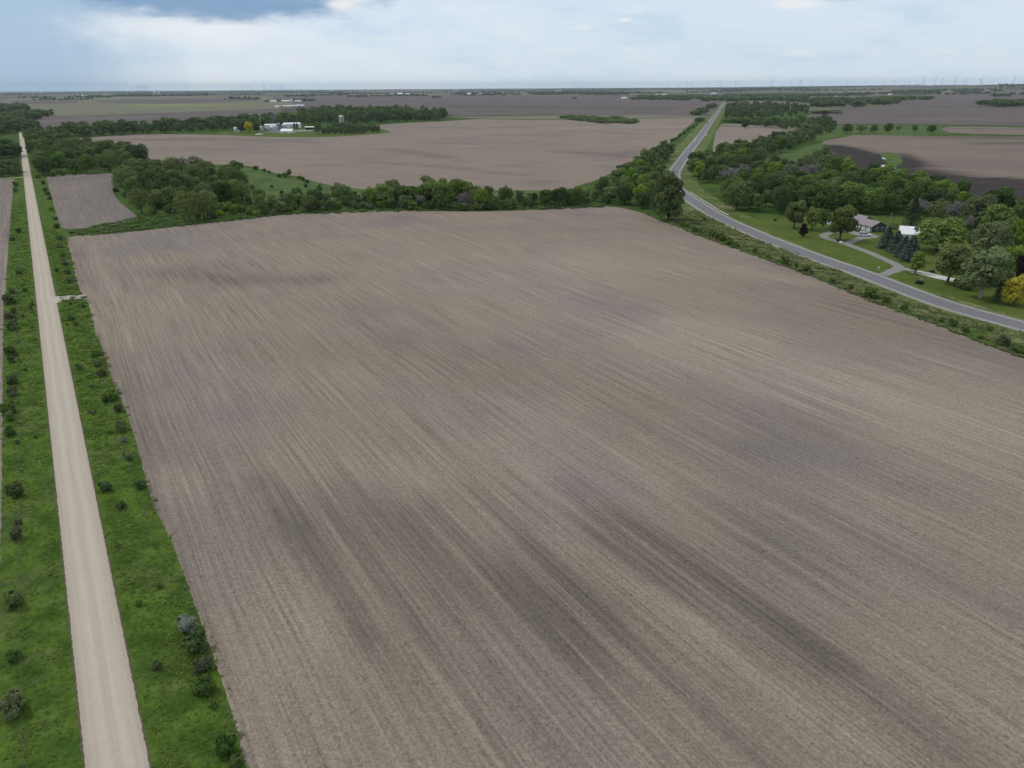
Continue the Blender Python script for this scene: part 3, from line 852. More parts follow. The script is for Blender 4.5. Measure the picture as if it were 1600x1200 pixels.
edge_line('road_edge_line', 3.45, 0.13, M['paint_white'])
edge_line('road_centre_line', 0.0, 0.13, M['paint_yellow'], dash=True)

# yard of the ranch house
yard = [(1110, 318), (1160, 340), (1215, 341), (1300, 336), (1400, 338), (1440, 350), (1490, 362), (1560, 400), (1640, 420), (1700, 470), (1640, 512), (1600, 498), (1520, 474), (1469, 459), (1400, 436), (1346, 418), (1284, 396), (1219, 370), (1175, 352), (1140, 337)]
sheet('house_lawn', yard, M['lawn'], 0.03, None, (), 2, 3, 0.3)
main_drive = pxs([(1379, 430), (1398, 422), (1404, 417), (1395, 411), (1375, 402), (1358, 394.5), (1340, 388), (1322, 381.5), (1302, 375.5), (1290, 371.5), (1288, 367.5), (1298, 363.5), (1312, 361.5), (1326, 362), (1340, 364)])
strip('driveway', main_drive, 3.8, M['drive'], 0.06, 8, 0.1, step=1.2)
strip('driveway', pxs([(1321, 382), (1331, 377.5), (1340, 374), (1352, 370), (1372, 369.5)]), 3.6, M['drive'], 0.064, 8, 0.1, step=1.2)
strip('driveway', pxs([(1392, 425), (1404, 420.5), (1418, 421), (1430, 424)]), 4.6, M['drive'], 0.068, 6, 0.1, step=1.2)
sheet('driveway_apron', [(1327, 361.2), (1344, 362.2), (1360, 364.6), (1374, 370), (1366, 372), (1350, 373.5), (1342, 369), (1327, 365)], M['drive'], 0.073, None, (), 2, 1.5, 0.08)
strip('concrete_drive', pxs([(1429, 424.5), (1450, 429), (1480, 436), (1525, 444)]), 5.6, M['concrete'], 0.08, 6, 0.06, step=1.5)
sheet('flower_bed', [(1303, 376), (1312, 374), (1317, 376), (1314, 379), (1306, 379)], M['mulch'], 0.05, None, (), 3, 1, 0.05)


# ---------------------------------------------------------------- foliage builders
def leaf_quads(P, N, size, r, aspect=0.72):
    n = len(P)
    N = N / (np.linalg.norm(N, axis=1, keepdims=True) + 1e-9)
    A = r.normal(size=(n, 3)); A -= N * (A * N).sum(1, keepdims=True); A /= (np.linalg.norm(A, axis=1, keepdims=True) + 1e-9)
    B = np.cross(N, A)
    s = (size * r.uniform(0.6, 1.35, n))[:, None]
    bend = N * s * r.uniform(-0.35, 0.1, n)[:, None]
    V = np.stack([P + A * s, P + B * s * aspect + bend, P - A * s, P - B * s * aspect + bend], 1).reshape(-1, 3)
    Fq = np.arange(4 * n).reshape(n, 4)
    return V, Fq


def lobes_for(r, h, rad, base, n, shape):
    L = []
    for i in range(n):
        t = (i + 0.5) / n
        zc = base + (h - base) * (0.12 + 0.74 * t)
        k = (zc - base) / (h - base)
        if shape == 'round': pr = math.sqrt(max(0.05, 1 - (2 * k - 1) ** 2 * 0.8))
        elif shape == 'spread': pr = 0.55 + 0.55 * math.sin(math.pi * min(1, k * 0.9 + 0.15))
        elif shape == 'oval': pr = 0.45 + 0.55 * math.sin(math.pi * (0.15 + 0.75 * k))
        elif shape == 'cone': pr = 1.05 - 0.85 * k
        else: pr = 0.6 + 0.4 * r.random()
        ang = i * 2.39996 + r.uniform(-.5, .5)
        lr = rad * r.uniform(0.34, 0.52) * (0.75 + 0.25 * pr)
        dist = max(0.0, rad * pr - lr * r.uniform(0.75, 1.05))
        L.append((dist * math.cos(ang), dist * math.sin(ang), zc + r.uniform(-.05, .05) * h, lr))
    return np.array(L)


def crown(seed, h, rad, base, nl, nleaf, leaf, shape='round', keep=1.0, flat=0.8):
    r = np.random.default_rng(seed)
    L = lobes_for(r, h, rad, base, nl, shape)
    w = L[:, 3] ** 2; idx = r.choice(nl, nleaf, p=w / w.sum())
    D = r.normal(size=(nleaf, 3)); D /= np.linalg.norm(D, axis=1, keepdims=True)
    lr = L[idx, 3] * (0.72 + 0.36 * r.random(nleaf) ** 0.7)
    sc = np.array([1, 1, flat])
    P = L[idx, :3] + D * lr[:, None] * sc
    ok = np.ones(nleaf, bool)
    for j in range(nl):
        dd = np.linalg.norm((P - L[j, :3]) / sc, axis=1)
        ok &= ~((dd < L[j, 3] * 0.62) & (idx != j))
    ok &= ~((D[:, 2] < -0.45) & (r.random(nleaf) < 0.6))
    # small gaps in the crown
    hole = np.sin(P[:, 0] * 2.1 + seed) * np.sin(P[:, 1] * 2.3 + 1.7 * seed) * np.sin(P[:, 2] * 2.0 + 0.6)
    ok &= ~(hole > 0.42)
    if keep < 1: ok &= r.random(nleaf) < keep
    P = P[ok]; D = D[ok]; idx = idx[ok]
    N = D * 0.8 + r.normal(size=P.shape) * 0.42 + np.array([0, 0, 0.22])
    V, Fq = leaf_quads(P, N, leaf, r)
    ltone = r.uniform(0.1, 0.9, nl)
    tone = np.clip(0.55 * ltone[idx] + 0.45 * r.random(len(P)), 0, 1)
    return V, Fq, tone, L


def tone_mesh(name, V, Fq, tone, mat):
    me = mesh_np(name, V, Fq, mat)
    a = me.attributes.new('tone', 'FLOAT', 'FACE')
    a.data.foreach_set('value', np.asarray(tone, dtype=np.float32))
    return me


def trunk_mesh(name, seed, h, base, rad, L, mat, lean=0.0):
    r = random.Random(seed)
    mb = MB()
    top = base + (h - base) * 0.45
    cx, cy = r.uniform(-.3, .3), r.uniform(-.3, .3)
    mb.tube([(0, 0, -0.3), (0, 0, 0.15), (cx * .3, cy * .3, base * .6), (cx, cy, base), (cx * 1.4, cy * 1.4, top)], [rad * 1.5, rad * 1.15, rad, rad * .85, rad * .3], 7)
    for l in sorted(L.tolist(), key=lambda q: -q[3])[:8]:
        s = Vector((cx, cy, base * r.uniform(0.75, 1.15)))
        e = Vector(l[:3])
        mid = s.lerp(e, 0.5) + Vector((r.uniform(-.4, .4), r.uniform(-.4, .4), r.uniform(0.1, .6)))
        mb.tube([s, mid, e], [rad * .5, rad * .3, rad * .08], 5)
    return mb.mesh(name, mat, True)


SHAPES = {}
for key, (sd_, h_, r_, b_, nl_, nf_, lf_, shp, keep_) in dict(
        round=(1, 14, 5.6, 2.6, 13, 4200, 0.46, 'round', 1), broad=(2, 14, 6.4, 3.0, 16, 4800, 0.46, 'spread', 1), oval=(3, 14, 4.6, 2.2, 14, 3800, 0.44, 'oval', 1),
        ragged=(4, 14, 5.4, 2.4, 11, 3400, 0.48, 'any', 1), lumpy=(5, 14, 6.0, 2.0, 18, 4600, 0.44, 'round', 1), sparse=(6, 14, 6.0, 3.2, 14, 2600, 0.40, 'spread', .8), full=(8, 14, 5.0, 0.5, 18, 5200, 0.44, 'oval', 1), cone=(7, 14, 4.2, 1.6, 14, 3600, 0.42, 'cone', 1)).items():
    SHAPES[key] = (crown(sd_, h_, r_, b_, nl_, nf_, lf_, shp, keep_), h_, r_, b_)
CROWN = {}; TRUNK = {}


def crown_of(shape, sp_):
    if (shape, sp_) not in CROWN:
        (V, Fq, tone, L), h_, r_, b_ = SHAPES[shape]
        CROWN[(shape, sp_)] = tone_mesh('crown', V, Fq, tone, LEAF[sp_])
    return CROWN[(shape, sp_)]


def trunk_of(shape, bark='bark'):
    if (shape, bark) not in TRUNK:
        (V, Fq, tone, L), h_, r_, b_ = SHAPES[shape]
        TRUNK[(shape, bark)] = trunk_mesh('trunk', hash(shape) % 97 if False else len(TRUNK) + 3, h_, b_, 0.34, L, M[bark])
    return TRUNK[(shape, bark)]


def bare_tree(seed, h=13.0):
    """leafless tree: returns (trunk mesh, twig mesh)"""
    r = random.Random(seed)
    tb = MB(); tv = []; tf = []

    def twig(p, d, ln, w):
        a = d.cross(Vector((r.uniform(-1, 1), r.uniform(-1, 1), r.uniform(-1, 1)))).normalized() * w
        e = p + d * ln
        k = len(tv)
        tv.extend([tuple(p + a), tuple(p - a), tuple(e - a * .3), tuple(e + a * .3)]); tf.append((k, k + 1, k + 2, k + 3))

    def grow(p, d, ln, rad, lvl):
        e = p + d * ln + Vector((0, 0, ln * 0.04))
        if lvl <= 2:
            m_ = p.lerp(e, .5) + Vector((r.uniform(-1, 1), r.uniform(-1, 1), r.uniform(-1, 1))) * ln * 0.05
            tb.tube([p, m_, e], [rad, rad * .82, rad * .62], 5, False)
        else:
            twig(p, d, ln, max(rad, 0.05))
        if lvl >= 6: return
        nb = (5, 4, 4, 4, 4, 3)[lvl]
        for i in range(nb):
            t = 1.0 if i == 0 else r.uniform(0.4, 1.0)
            q = p.lerp(e, t)
            ax = Vector((r.uniform(-1, 1), r.uniform(-1, 1), r.uniform(-.55, .8)))
            nd = (d * r.uniform(.35, .8) + ax.normalized() * r.uniform(.5, .85) + Vector((0, 0, .12))).normalized()
            grow(q, nd, ln * r.uniform(.58, .78), rad * .58, lvl + 1)
    grow(Vector((0, 0, -.2)), Vector((r.uniform(-.08, .08), r.uniform(-.08, .08), 1)).normalized(), h * .30, .30, 0)
    tw = mesh_np('branches', np.array(tv), np.array(tf), M['twig'])
    return tb.mesh('trunk', M['bark'], True), tw


def conifer(seed, h, rad, sp_, droop=0.25, base=0.6, n=2600):
    r = np.random.default_rng(seed)
    P = []; N = []; T = []
    nw = int(h * 1.7)
    per = n // nw
    for i in range(nw):
        k = i / nw
        z = base + (h - base) * k ** 0.95
        R = rad * (1 - k) ** 0.85 + 0.12
        nb = max(4, int(9 * (1 - k) + 4))
        off_ = r.random() * 6.28
        for b in range(nb):
            ang = off_ + b * 6.283 / nb + r.uniform(-.25, .25)
            RR = R * r.uniform(.72, 1.12)
            m_ = max(4, int(per / nb))
            t = r.random(m_) ** .7
            wd = (0.10 + 0.22 * (1 - t)) * RR
            lat = r.normal(size=m_) * wd * 0.6
            x = math.cos(ang) * RR * t - math.sin(ang) * lat; y = math.sin(ang) * RR * t + math.cos(ang) * lat
            zz = z - droop * RR * t ** 1.3 + r.uniform(-.12, .18, m_)
            P.append(np.stack([x, y, zz], 1))
            N.append(np.stack([np.full(m_, math.cos(ang) * .5), np.full(m_, math.sin(ang) * .5), np.full(m_, .8)], 1) + r.normal(size=(m_, 3)) * .4)
            T.append(np.clip(.25 + .5 * t + r.uniform(-.25, .25, m_), 0, 1))
    P = np.concatenate(P); N = np.concatenate(N); T = np.concatenate(T)
    V, Fq = leaf_quads(P, N, 0.30, r, 0.5)
    tm = MB().tube([(0, 0, -.3), (0, 0, h * .5), (0, 0, h * .97)], [.24, .15, .03], 6).mesh('trunk', M['bark'], True)
    return tone_mesh('crown', V, Fq, T, LEAF[sp_]), tm


BARE = [bare_tree(s) for s in (21, 22, 23)]
SPRUCE = [conifer(31 + i, 10.0, 3.0, 'spruce') for i in range(2)]
PINE = [conifer(41, 12.0, 4.2, 'pine', 0.12, 1.2, 3000)]


def shrub_mesh(seed, sp_, tall=1.0):
    r = np.random.default_rng(seed)
    V, Fq, tone, L = crown(seed, 2.0 * tall, 1.25, 0.05, 8, 1300, 0.17, 'any', 1.0, .85)
    V[:, 2] = np.maximum(V[:, 2], -0.05)
    return tone_mesh('shrub', V, Fq, tone, LEAF[sp_])


SHRUB = {}


def shrub_of(v, sp_):
    if (v, sp_) not in SHRUB: SHRUB[(v, sp_)] = shrub_mesh(60 + v, sp_)
    return SHRUB[(v, sp_)]


# ---------------------------------------------------------------- tree list
TREES = []     # dicts: kind leafy/bare/spruce/pine, species, shape, loc, h, w, rz, zone phrase or explicit label
LEAFLOOK = dict(mid='leafy mid green', dark='dense dark green', olive='thin olive brown', bright='bright yellow green', pale='pale grey green', grey='bare grey')


def tree(px, py, hpx, wpx, sp_, label=None, shape=None, zone=None, group=None, bark='bark', kind='leafy'):
    p = at(px, py)
    zz = proj(p)[2]
    TREES.append(dict(sp=sp_, loc=p, h=hpx * zz / F / 0.97, w=wpx * zz / F, label=label, shape=shape, zone=zone, group=group, bark=bark, kind=kind, rz=random.uniform(0, 6.28)))


# prominent single trees first
tree(1043, 344, 73, 50, 'mid', 'tall leafy tree at the field corner where the highway bends', 'full')
tree(1027, 331, 44, 26, 'dark', 'dark narrow tree just left of the tall corner tree', 'full')
tree(1240, 357, 45, 32, 'olive', 'rounded olive tree on the lawn, leftmost of three left of the house', 'oval')
tree(1269, 360, 37, 24, 'olive', 'rounded olive tree on the lawn, middle of three left of the house', 'oval')
tree(1285, 357, 32, 20, 'dark', 'darker green tree tucked beside the left end of the house', 'oval')
tree(1254, 370, 22, 16, 'maroon', 'small maroon leaved tree on the open lawn left of the driveway', 'cone')
tree(1312, 375, 55, 40, 'olive', 'tall tree inside the driveway loop in front of the house', 'oval')
tree(1430, 427, 36, 29, 'bright', 'small bright green maple where the concrete drive starts', 'cone')
tree(1463, 393, 50, 72, 'bright', 'wide spreading oak in front of the white shed', 'broad')
tree(1480, 442, 66, 52, 'olive', 'brownish green tree beside the white concrete drive', 'oval')
tree(1531, 466, 82, 64, 'pale', 'large grey green tree with pale leaning trunk near the highway', 'oval', bark='pale_bark')
tree(1574, 441, 55, 42, 'bright', 'bright green tree behind the golden tree', 'round')
tree(1599, 447, 50, 36, 'maroon', 'dark maroon tree behind the golden tree at the frame edge', 'round')
tree(1582, 477, 49, 35, 'gold', 'golden yellow tree beside the highway', 'full')
tree(1556, 473, 34, 18, 'pine', 'small dark pine just left of the golden tree', kind='pine')
tree(1541, 402, 54, 52, 'pale', 'broad pale green tree above the grey green leaning tree', 'broad')
tree(1592, 398, 54, 50, 'bright', 'broad light green tree high on the far right edge', 'broad')
tree(1423, 353, 44, 36, 'pine', 'broad dark pine behind the lawn beyond the house', kind='pine')
for x, y, hp, lab in ((1384, 388, 36, 'blue spruce nearest the house in the spruce clump'), (1398, 394, 36, 'second blue spruce from the house in the spruce clump'), (1410, 402, 36, 'third blue spruce from the house in the spruce clump'), (1421, 408, 42, 'tallest blue spruce, at the highway end of the spruce clump')):
    tree(x, y, hp * .93, hp * 1.0, 'spruce', lab, group='blue spruces beside the white shed', kind='spruce')
for i, (x, y, hp) in enumerate(((1487, 352, 46), (1507, 350, 48), (1526, 352, 42))):
    tree(x, y, hp, 40, 'grey', ('leftmost', 'middle', 'rightmost')[i] + ' of three bare grey trees behind the white shed', kind='bare', group='bare trees behind the white shed')
# right wood: grey bare crowns that stand out
for x, y, hp, wp, lab in ((1140, 288, 30, 42, 'wide bare grey tree by the grassy bend of the highway'), (1260, 285, 34, 46, 'wide bare grey tree below the wood glade'), (1285, 288, 30, 40, 'bare grey tree right beside the wide one below the glade'), (1168, 268, 20, 24, 'small bare grey tree in the middle of the highway wood'),
                          (1215, 318, 26, 34, 'bare grey tree above the lawn between dark trees'), (1335, 300, 30, 36, 'bare grey tree in the wood behind the ranch house'), (1560, 330, 34, 44, 'bare grey tree at the wood end by the wet field'), (1480, 318, 26, 30, 'bare grey tree on the wet field edge of the wood')):
    tree(x, y, hp, wp, 'grey', lab, kind='bare')
# farmstead trees
tree(378, 207, 15, 16, 'dark', 'dark round tree left of the yellow farmyard tree', 'round')
tree(390, 207.5, 15, 14, 'gold', 'orange yellow tree in the farmyard left of the grain bins', 'round')
tree(401, 207, 15, 13, 'dark', 'dark tree right of the yellow farmyard tree', 'oval')
tree(460.5, 203.5, 11, 4, 'dark', 'left of two narrow columnar trees before the long white shed', 'oval')
tree(464.8, 203.5, 11, 4, 'dark', 'right of two narrow columnar trees before the long white shed', 'oval')
tree(498, 209.5, 17, 14, 'mid', 'single thin tree at the right of the open farm shed', 'ragged')
tree(452, 276, 11, 9, 'olive', 'small yellowish tree on the meadow and middle field edge', 'ragged')
tree(1164, 201, 10, 12, 'dark', 'lone dark tree at the top of the small highway side field', 'round')
# oaks in the pasture row
for i, (x, y, hp, wp) in enumerate(((1323, 208.5, 14, 15), (1345, 208, 12, 17), (1365, 208, 13, 13), (1387, 206.5, 13, 14), (1403, 205, 8, 9), (1428, 206, 11, 11), (1454, 208, 12, 13))):
    tree(x, y, hp, wp, 'mid', ('first', 'second', 'third', 'fourth', 'fifth', 'sixth', 'seventh')[i] + ' oak from the left in the pasture row above the wet field', ('broad', 'sparse', 'ragged', 'lumpy', 'sparse', 'ragged', 'broad')[i], group='oaks in the pasture row')
# oaks standing out at the corner of the main field
for x, y, hp, wp, sp_, lab in ((197, 303, 38, 32, 'olive', 'spreading brown oak at the right side of the small field'), (222, 334, 36, 34, 'olive', 'olive oak standing right of the small field corner'), (298, 347, 46, 40, 'olive', 'tall open oak at the top edge of the main field'), (320, 343, 40, 34, 'olive', 'olive oak right beside the tall open oak'), (246, 318, 50, 44, 'dark', 'big dark tree above the olive oak of the small field corner'), (272, 330, 36, 18, 'olive', 'slim open oak between the big dark tree and the tall oak'),
                               (172, 268, 28, 36, 'olive', 'wide brown oak at the top edge of the small field'), (218, 262, 34, 36, 'dark', 'dark oak behind the top right corner of the small field'), (108, 252, 32, 34, 'olive', 'brown oak beside the gravel road above the small field'), (70, 266, 30, 30, 'olive', 'spreading oak closest to the gravel road above the small field'),
                               (372, 300, 34, 30, 'mid', 'rounded tree at the left end of the meadow'), (352, 322, 36, 26, 'dark', 'dark tree at the lower left end of the meadow')):
    tree(x, y, hp, wp, sp_, lab, 'sparse' if sp_ == 'olive' else 'lumpy')


def poisson(poly, dmin, n_try=6000, seed=1, world=False):
    r = np.random.default_rng(seed)
    w = np.array([(p.x, p.y) for p in pxs(poly)])
    lo, hi = w.min(0), w.max(0)
    pts = []
    for q in r.uniform(lo, hi, (n_try, 2)):
        if not in_poly(q[None], w)[0]: continue
        if pts and np.min(np.hypot(*(np.array(pts) - q).T)) < dmin: continue
        pts.append(q)
    return pts


explicit = [(t['loc'].x, t['loc'].y, t['w']) for t in TREES]
ZONES = [
    ('in the wood along the gravel road', [(50, 224), (85, 222), (128, 232), (170, 238), (203, 252), (207, 266), (176, 268), (120, 273), (64, 277), (55, 256)], 13, dict(mid=.34, dark=.22, olive=.3, pale=.14), (11, 16), 'trees in the wood along the gravel road'),
    ('in the oak wood beside the small field', [(187, 284), (214, 268), (262, 270), (330, 276), (375, 280), (388, 306), (376, 324), (330, 334), (290, 338), (236, 326), (196, 302)], 11.5, dict(mid=.42, dark=.16, olive=.26, pale=.16), (9, 15), 'trees in the oak wood beside the small field'),
    ('at the left end of the creek belt', [(400, 322), (440, 320), (520, 314), (600, 310), (600, 326), (520, 328), (450, 333), (405, 337)], 9, dict(mid=.45, bright=.25, olive=.2, pale=.1), (6, 11), 'trees in the creek belt above the main field'),
    ('in the middle of the creek belt', [(601, 311), (700, 309), (760, 310), (760, 327), (700, 327), (601, 326)], 9.0, dict(mid=.45, olive=.16, pale=.16, bright=.16, grey=.07), (9, 15), 'trees in the creek belt above the main field'),
    ('at the right end of the creek belt', [(761, 312), (800, 316), (880, 316), (920, 308), (940, 316), (905, 321), (850, 325), (761, 327)], 9, dict(mid=.4, bright=.32, pale=.14, dark=.14), (6, 11), 'trees in the creek belt above the main field'),
    ('in the thicket left of the highway bend', [(915, 304), (935, 292), (975, 276), (1003, 262), (1022, 254), (1034, 262), (1030, 278), (1022, 296), (1025, 318), (1005, 330), (980, 321), (945, 314)], 8.6, dict(mid=.4, bright=.34, pale=.12, dark=.14), (7, 12), 'trees in the thicket left of the highway bend'),
    ('beside the straight highway ditch', [(1010, 258), (1022, 244), (1040, 238), (1046, 246), (1035, 256)], 10, dict(dark=.5, mid=.5), (10, 14), 'trees beside the straight highway ditch'),
    ('at the highway end of the roadside wood', [(1082, 264), (1106, 252), (1140, 244), (1165, 238), (1172, 256), (1160, 278), (1128, 288), (1100, 286), (1086, 276)], 10.5, dict(mid=.36, dark=.34, bright=.2, olive=.1), (10, 15), 'trees in the roadside wood'),
    ('under the small highway side field', [(1140, 243), (1180, 232), (1225, 222), (1262, 212), (1268, 222), (1230, 236), (1190, 250), (1168, 262)], 12, dict(mid=.4, dark=.42, pale=.18), (10, 15), 'trees in the roadside wood'),
    ('along the lawn edge left of the house', [(1150, 300), (1200, 300), (1262, 304), (1268, 328), (1235, 333), (1195, 334), (1152, 330), (1125, 318)], 10.5, dict(mid=.42, dark=.4, bright=.08, olive=.1), (10, 15), 'trees in the roadside wood'),
    ('in the middle of the roadside wood', [(1150, 288), (1176, 266), (1215, 270), (1270, 268), (1310, 272), (1310, 298), (1262, 300), (1200, 298)], 10.5, dict(mid=.38, dark=.22, bright=.16, pale=.12, grey=.12), (9, 14), 'trees in the roadside wood'),
    ('in the dark wood behind the house', [(1270, 304), (1312, 296), (1370, 300), (1420, 306), (1420, 334), (1385, 334), (1330, 334), (1275, 330)], 10, dict(dark=.55, mid=.45), (11, 16), 'trees in the wood behind the house'),
    ('along the lower edge of the wet field', [(1312, 270), (1350, 278), (1400, 294), (1450, 302), (1500, 314), (1498, 330), (1440, 318), (1390, 304), (1330, 292)], 11, dict(mid=.38, bright=.36, dark=.26), (10, 14), 'trees along the wet field edge'),
    ('in the wood right of the white shed', [(1428, 324), (1500, 334), (1560, 336), (1620, 340), (1640, 400), (1580, 385), (1530, 372), (1470, 352), (1432, 344)], 11, dict(dark=.3, mid=.3, pale=.16, olive=.10, grey=.14), (11, 16), 'trees in the wood right of the white shed'),
    ('around the glade by the oak pasture', [(1196, 262), (1240, 264), (1262, 252), (1290, 240), (1312, 256), (1290, 268), (1240, 272)], 12, dict(bright=.35, pale=.2, mid=.25, grey=.2), (7, 11), 'trees around the wood glade'),
    ('in the clump beside the oak pasture', [(1250, 206), (1272, 198), (1300, 199), (1303, 206), (1280, 212), (1258, 213)], 15, dict(mid=.6, dark=.2, bright=.2), (11, 15), 'trees in the clump beside the oak pasture'),
    ('in the row above the small highway side field', [(1180, 197), (1230, 194), (1290, 190), (1296, 196), (1256, 203), (1225, 203)], 17, dict(mid=.5, dark=.3, pale=.2), (11, 15), 'trees above the small highway side field'),
    ('in the grove left of the gravel road', [(-20, 244), (10, 240), (28, 243), (31, 248), (-20, 250)], 11, dict(dark=.7, mid=.3), (12, 16), 'trees left of the gravel road'),
    ('beside the left farm track', [(-30, 268), (28, 266), (31, 276), (-30, 278)], 8.5, dict(dark=.6, mid=.4), (9, 13), 'trees left of the gravel road'),
    ('in the grove at the end of the gravel road', [(-10, 206), (30, 202), (30, 207), (-10, 214)], 15, dict(dark=.55, mid=.45), (14, 19), 'trees at the end of the gravel road'),
    ('right of the far gravel road', [(40, 212), (62, 208), (110, 212), (98, 222), (60, 224), (44, 220)], 16, dict(mid=.5, olive=.3, pale=.2), (10, 14), 'trees at the end of the gravel road'),
    ('in front of the farm silo', [(500, 210), (530, 211), (570, 209), (592, 207), (590, 203), (560, 201), (520, 202)], 12, dict(dark=.5, mid=.5), (8.5, 11.5), 'trees in the clump before the silo'),
    ('in the far grove behind the farm', [(470, 186), (480, 180), (560, 179), (640, 179), (694, 183), (694, 188.5), (640, 190), (580, 194), (520, 195), (500, 192)], 19, dict(mid=.5, dark=.35, pale=.15), (14, 24), 'trees in the far grove'),
    ('in the long oak band behind the middle field', [(78, 211), (140, 208), (240, 202), (340, 195), (420, 190), (470, 190), (500, 195), (430, 198), (365, 204), (250, 209), (130, 214)], 18, dict(mid=.5, dark=.3, olive=.2), (15, 20), 'trees in the long oak band'),
    ('in the highway wood far beyond the side field', [(1131, 183), (1136, 172), (1150, 165), (1200, 166), (1260, 170), (1262, 178), (1232, 183), (1180, 186), (1140, 187)], 26, dict(mid=.5, dark=.4, pale=.1), (13, 18), None),
]
shape_for = dict(mid=('round', 'broad', 'lumpy', 'ragged', 'oval'), dark=('round', 'oval', 'lumpy'), olive=('sparse', 'ragged', 'broad'), bright=('round', 'ragged', 'lumpy'), pale=('broad', 'ragged', 'sparse'))
for zi, (phrase, poly, dmin, mix_, (h0, h1), grp) in enumerate(ZONES):
    r = random.Random(100 + zi)
    for q in poisson(poly, dmin, 5000, 200 + zi):
        if any(math.hypot(q[0] - e[0], q[1] - e[1]) < 0.34 * e[2] + dmin * 0.3 for e in explicit): continue
        s_ = r.choices(list(mix_), list(mix_.values()))[0]
        h_ = r.uniform(h0 * .78, h1 * 1.04)
        TREES.append(dict(sp=s_, loc=Vector((q[0], q[1], 0)), h=h_, w=h_ * r.uniform(.66, 1.05), label=None, shape=r.choice(shape_for.get(s_, ('round',))), zone=phrase, group=grp, bark='bark', kind='bare' if s_ == 'grey' else 'leafy', rz=r.uniform(0, 6.28)))

# only the trees that show largest are built one by one; the rest read as one mass
for t in TREES:
    x, y, zz = proj(t['loc'] + Vector((0, 0, t['h'] * .5)))
    t['px'], t['size'] = (x, y), t['h'] / zz * (1 if (-30 < x < 1630) else 0.001)
    if t['label']: t['size'] += 10
leafy = sorted([t for t in TREES if t['kind'] == 'leafy'], key=lambda t: -t['size'])
N_LEAFY = 295
single = leafy[:N_LEAFY]; rest = leafy[N_LEAFY:]
single = [t for t in single if t['size'] > 0.002]
others = [t for t in TREES if t['kind'] != 'leafy']
print('trees', len(leafy), 'single', len(single), 'rest', len(rest), 'others', len(others))

ORD = 'first second third fourth fifth sixth seventh eighth ninth tenth eleventh twelfth thirteenth fourteenth fifteenth sixteenth seventeenth eighteenth nineteenth twentieth'.split()


def ordinal(n):
    if n < 20: return ORD[n]
    tens = ('twenty', 'thirty', 'forty', 'fifty', 'sixty')[(n + 1) // 10 - 2]
    u = (n + 1) % 10
    return tens + ('-' + ORD[u - 1] if u else '').replace('', '') if u else {'twenty': 'twentieth', 'thirty': 'thirtieth', 'forty': 'fortieth', 'fifty': 'fiftieth', 'sixty': 'sixtieth'}[tens]


def label_zone(items):
    by = {}
    for t in items:
        if not t['label']: by.setdefault((t['zone'], t['sp']), []).append(t)
    for (zone, s_), L in by.items():
        L.sort(key=lambda t: t['px'][0])
        look = LEAFLOOK[s_]
        if len(L) == 1: L[0]['label'] = f'only {look} tree {zone}'
        elif len(L) == 2:
            L[0]['label'] = f'left of two {look} trees {zone}'; L[1]['label'] = f'right of two {look} trees {zone}'
        else:
            for i, t in enumerate(L):
                if i == 0: w = 'leftmost'
                elif i == len(L) - 1: w = 'rightmost'
                else: w = None
                t['label'] = f'{w} {look} tree {zone}' if w else f'{ordinal(i)} {look} tree from the left {zone}'


label_zone(single + others)
for t in single:
    sh = t['shape'] or 'round'
    (_, h_, r_, b_) = SHAPES[sh]
    e = empty('leafy_tree', t['loc'], t['rz'])
    e.scale = (t['w'] / (2 * r_), t['w'] / (2 * r_), t['h'] / h_)
    tag(e, t['label'], 'tree', t['group'])
    link('trunk', trunk_of(sh, t['bark']), e); link('crown', crown_of(sh, t['sp']), e)
for i, t in enumerate(others):
    if t['kind'] == 'bare':
        tm, cm = BARE[i % 3]; name = 'bare_tree'; hh, ww, cn = 13.0, 12.0, 'branches'
    elif t['kind'] == 'spruce':
        cm, tm = SPRUCE[i % 2]; name = 'spruce_tree'; hh, ww, cn = 10.0, 6.4, 'crown'
    else:
        cm, tm = PINE[0]; name = 'pine_tree'; hh, ww, cn = 12.0, 8.6, 'crown'
    e = empty(name, t['loc'], t['rz'])
    e.scale = (t['w'] / ww, t['w'] / ww, t['h'] / hh)
    tag(e, t['label'], {'bare': 'bare tree', 'spruce': 'spruce', 'pine': 'pine'}[t['kind']], t['group'])
    link('trunk', tm, e); link(cn, cm, e)

# ---------------------------------------------------------------- far woods: one mass
FW_V = []; FW_F = []; FW_T = []; FW_n = 0


def proto_far(seed, nleaf, leaf, shape):
    V, Fq, tone, L = crown(seed, 14, 6.0, 1.4, 9, nleaf, leaf, shape)
    return V, Fq, tone


PF = {lod: [proto_far(300 + i + 10 * lod, n_, l_, s_) for i, s_ in enumerate(('round', 'spread', 'any', 'oval'))] for lod, (n_, l_) in enumerate(((700, .95), (260, 1.5), (90, 2.3)))}


def far_tree(x, y, z, w, h, tone_off, r):
    global FW_n
    d = math.hypot(x, y)
    lod = 0 if d < 1700 else (1 if d < 3600 else 2)
    V, Fq, tone = PF[lod][r.integers(4)]
    a = r.uniform(0, 6.28); c, s = math.cos(a), math.sin(a)
    k = w / 12.0
    W = np.stack([x + k * (V[:, 0] * c - V[:, 1] * s), y + k * (V[:, 0] * s + V[:, 1] * c), z + V[:, 2] * h / 14.0], 1)
    FW_V.append(W); FW_F.append(Fq + FW_n); FW_T.append(np.clip(tone * .6 + tone_off, 0, 1)); FW_n += len(W)


fr = np.random.default_rng(77)
for t in rest:
    far_tree(t['loc'].x, t['loc'].y, 0, t['w'] * 1.05, t['h'], {'mid': .25, 'dark': .02, 'olive': .3, 'bright': .4, 'pale': .4}.get(t['sp'], .2) + fr.uniform(-.1, .1), fr)


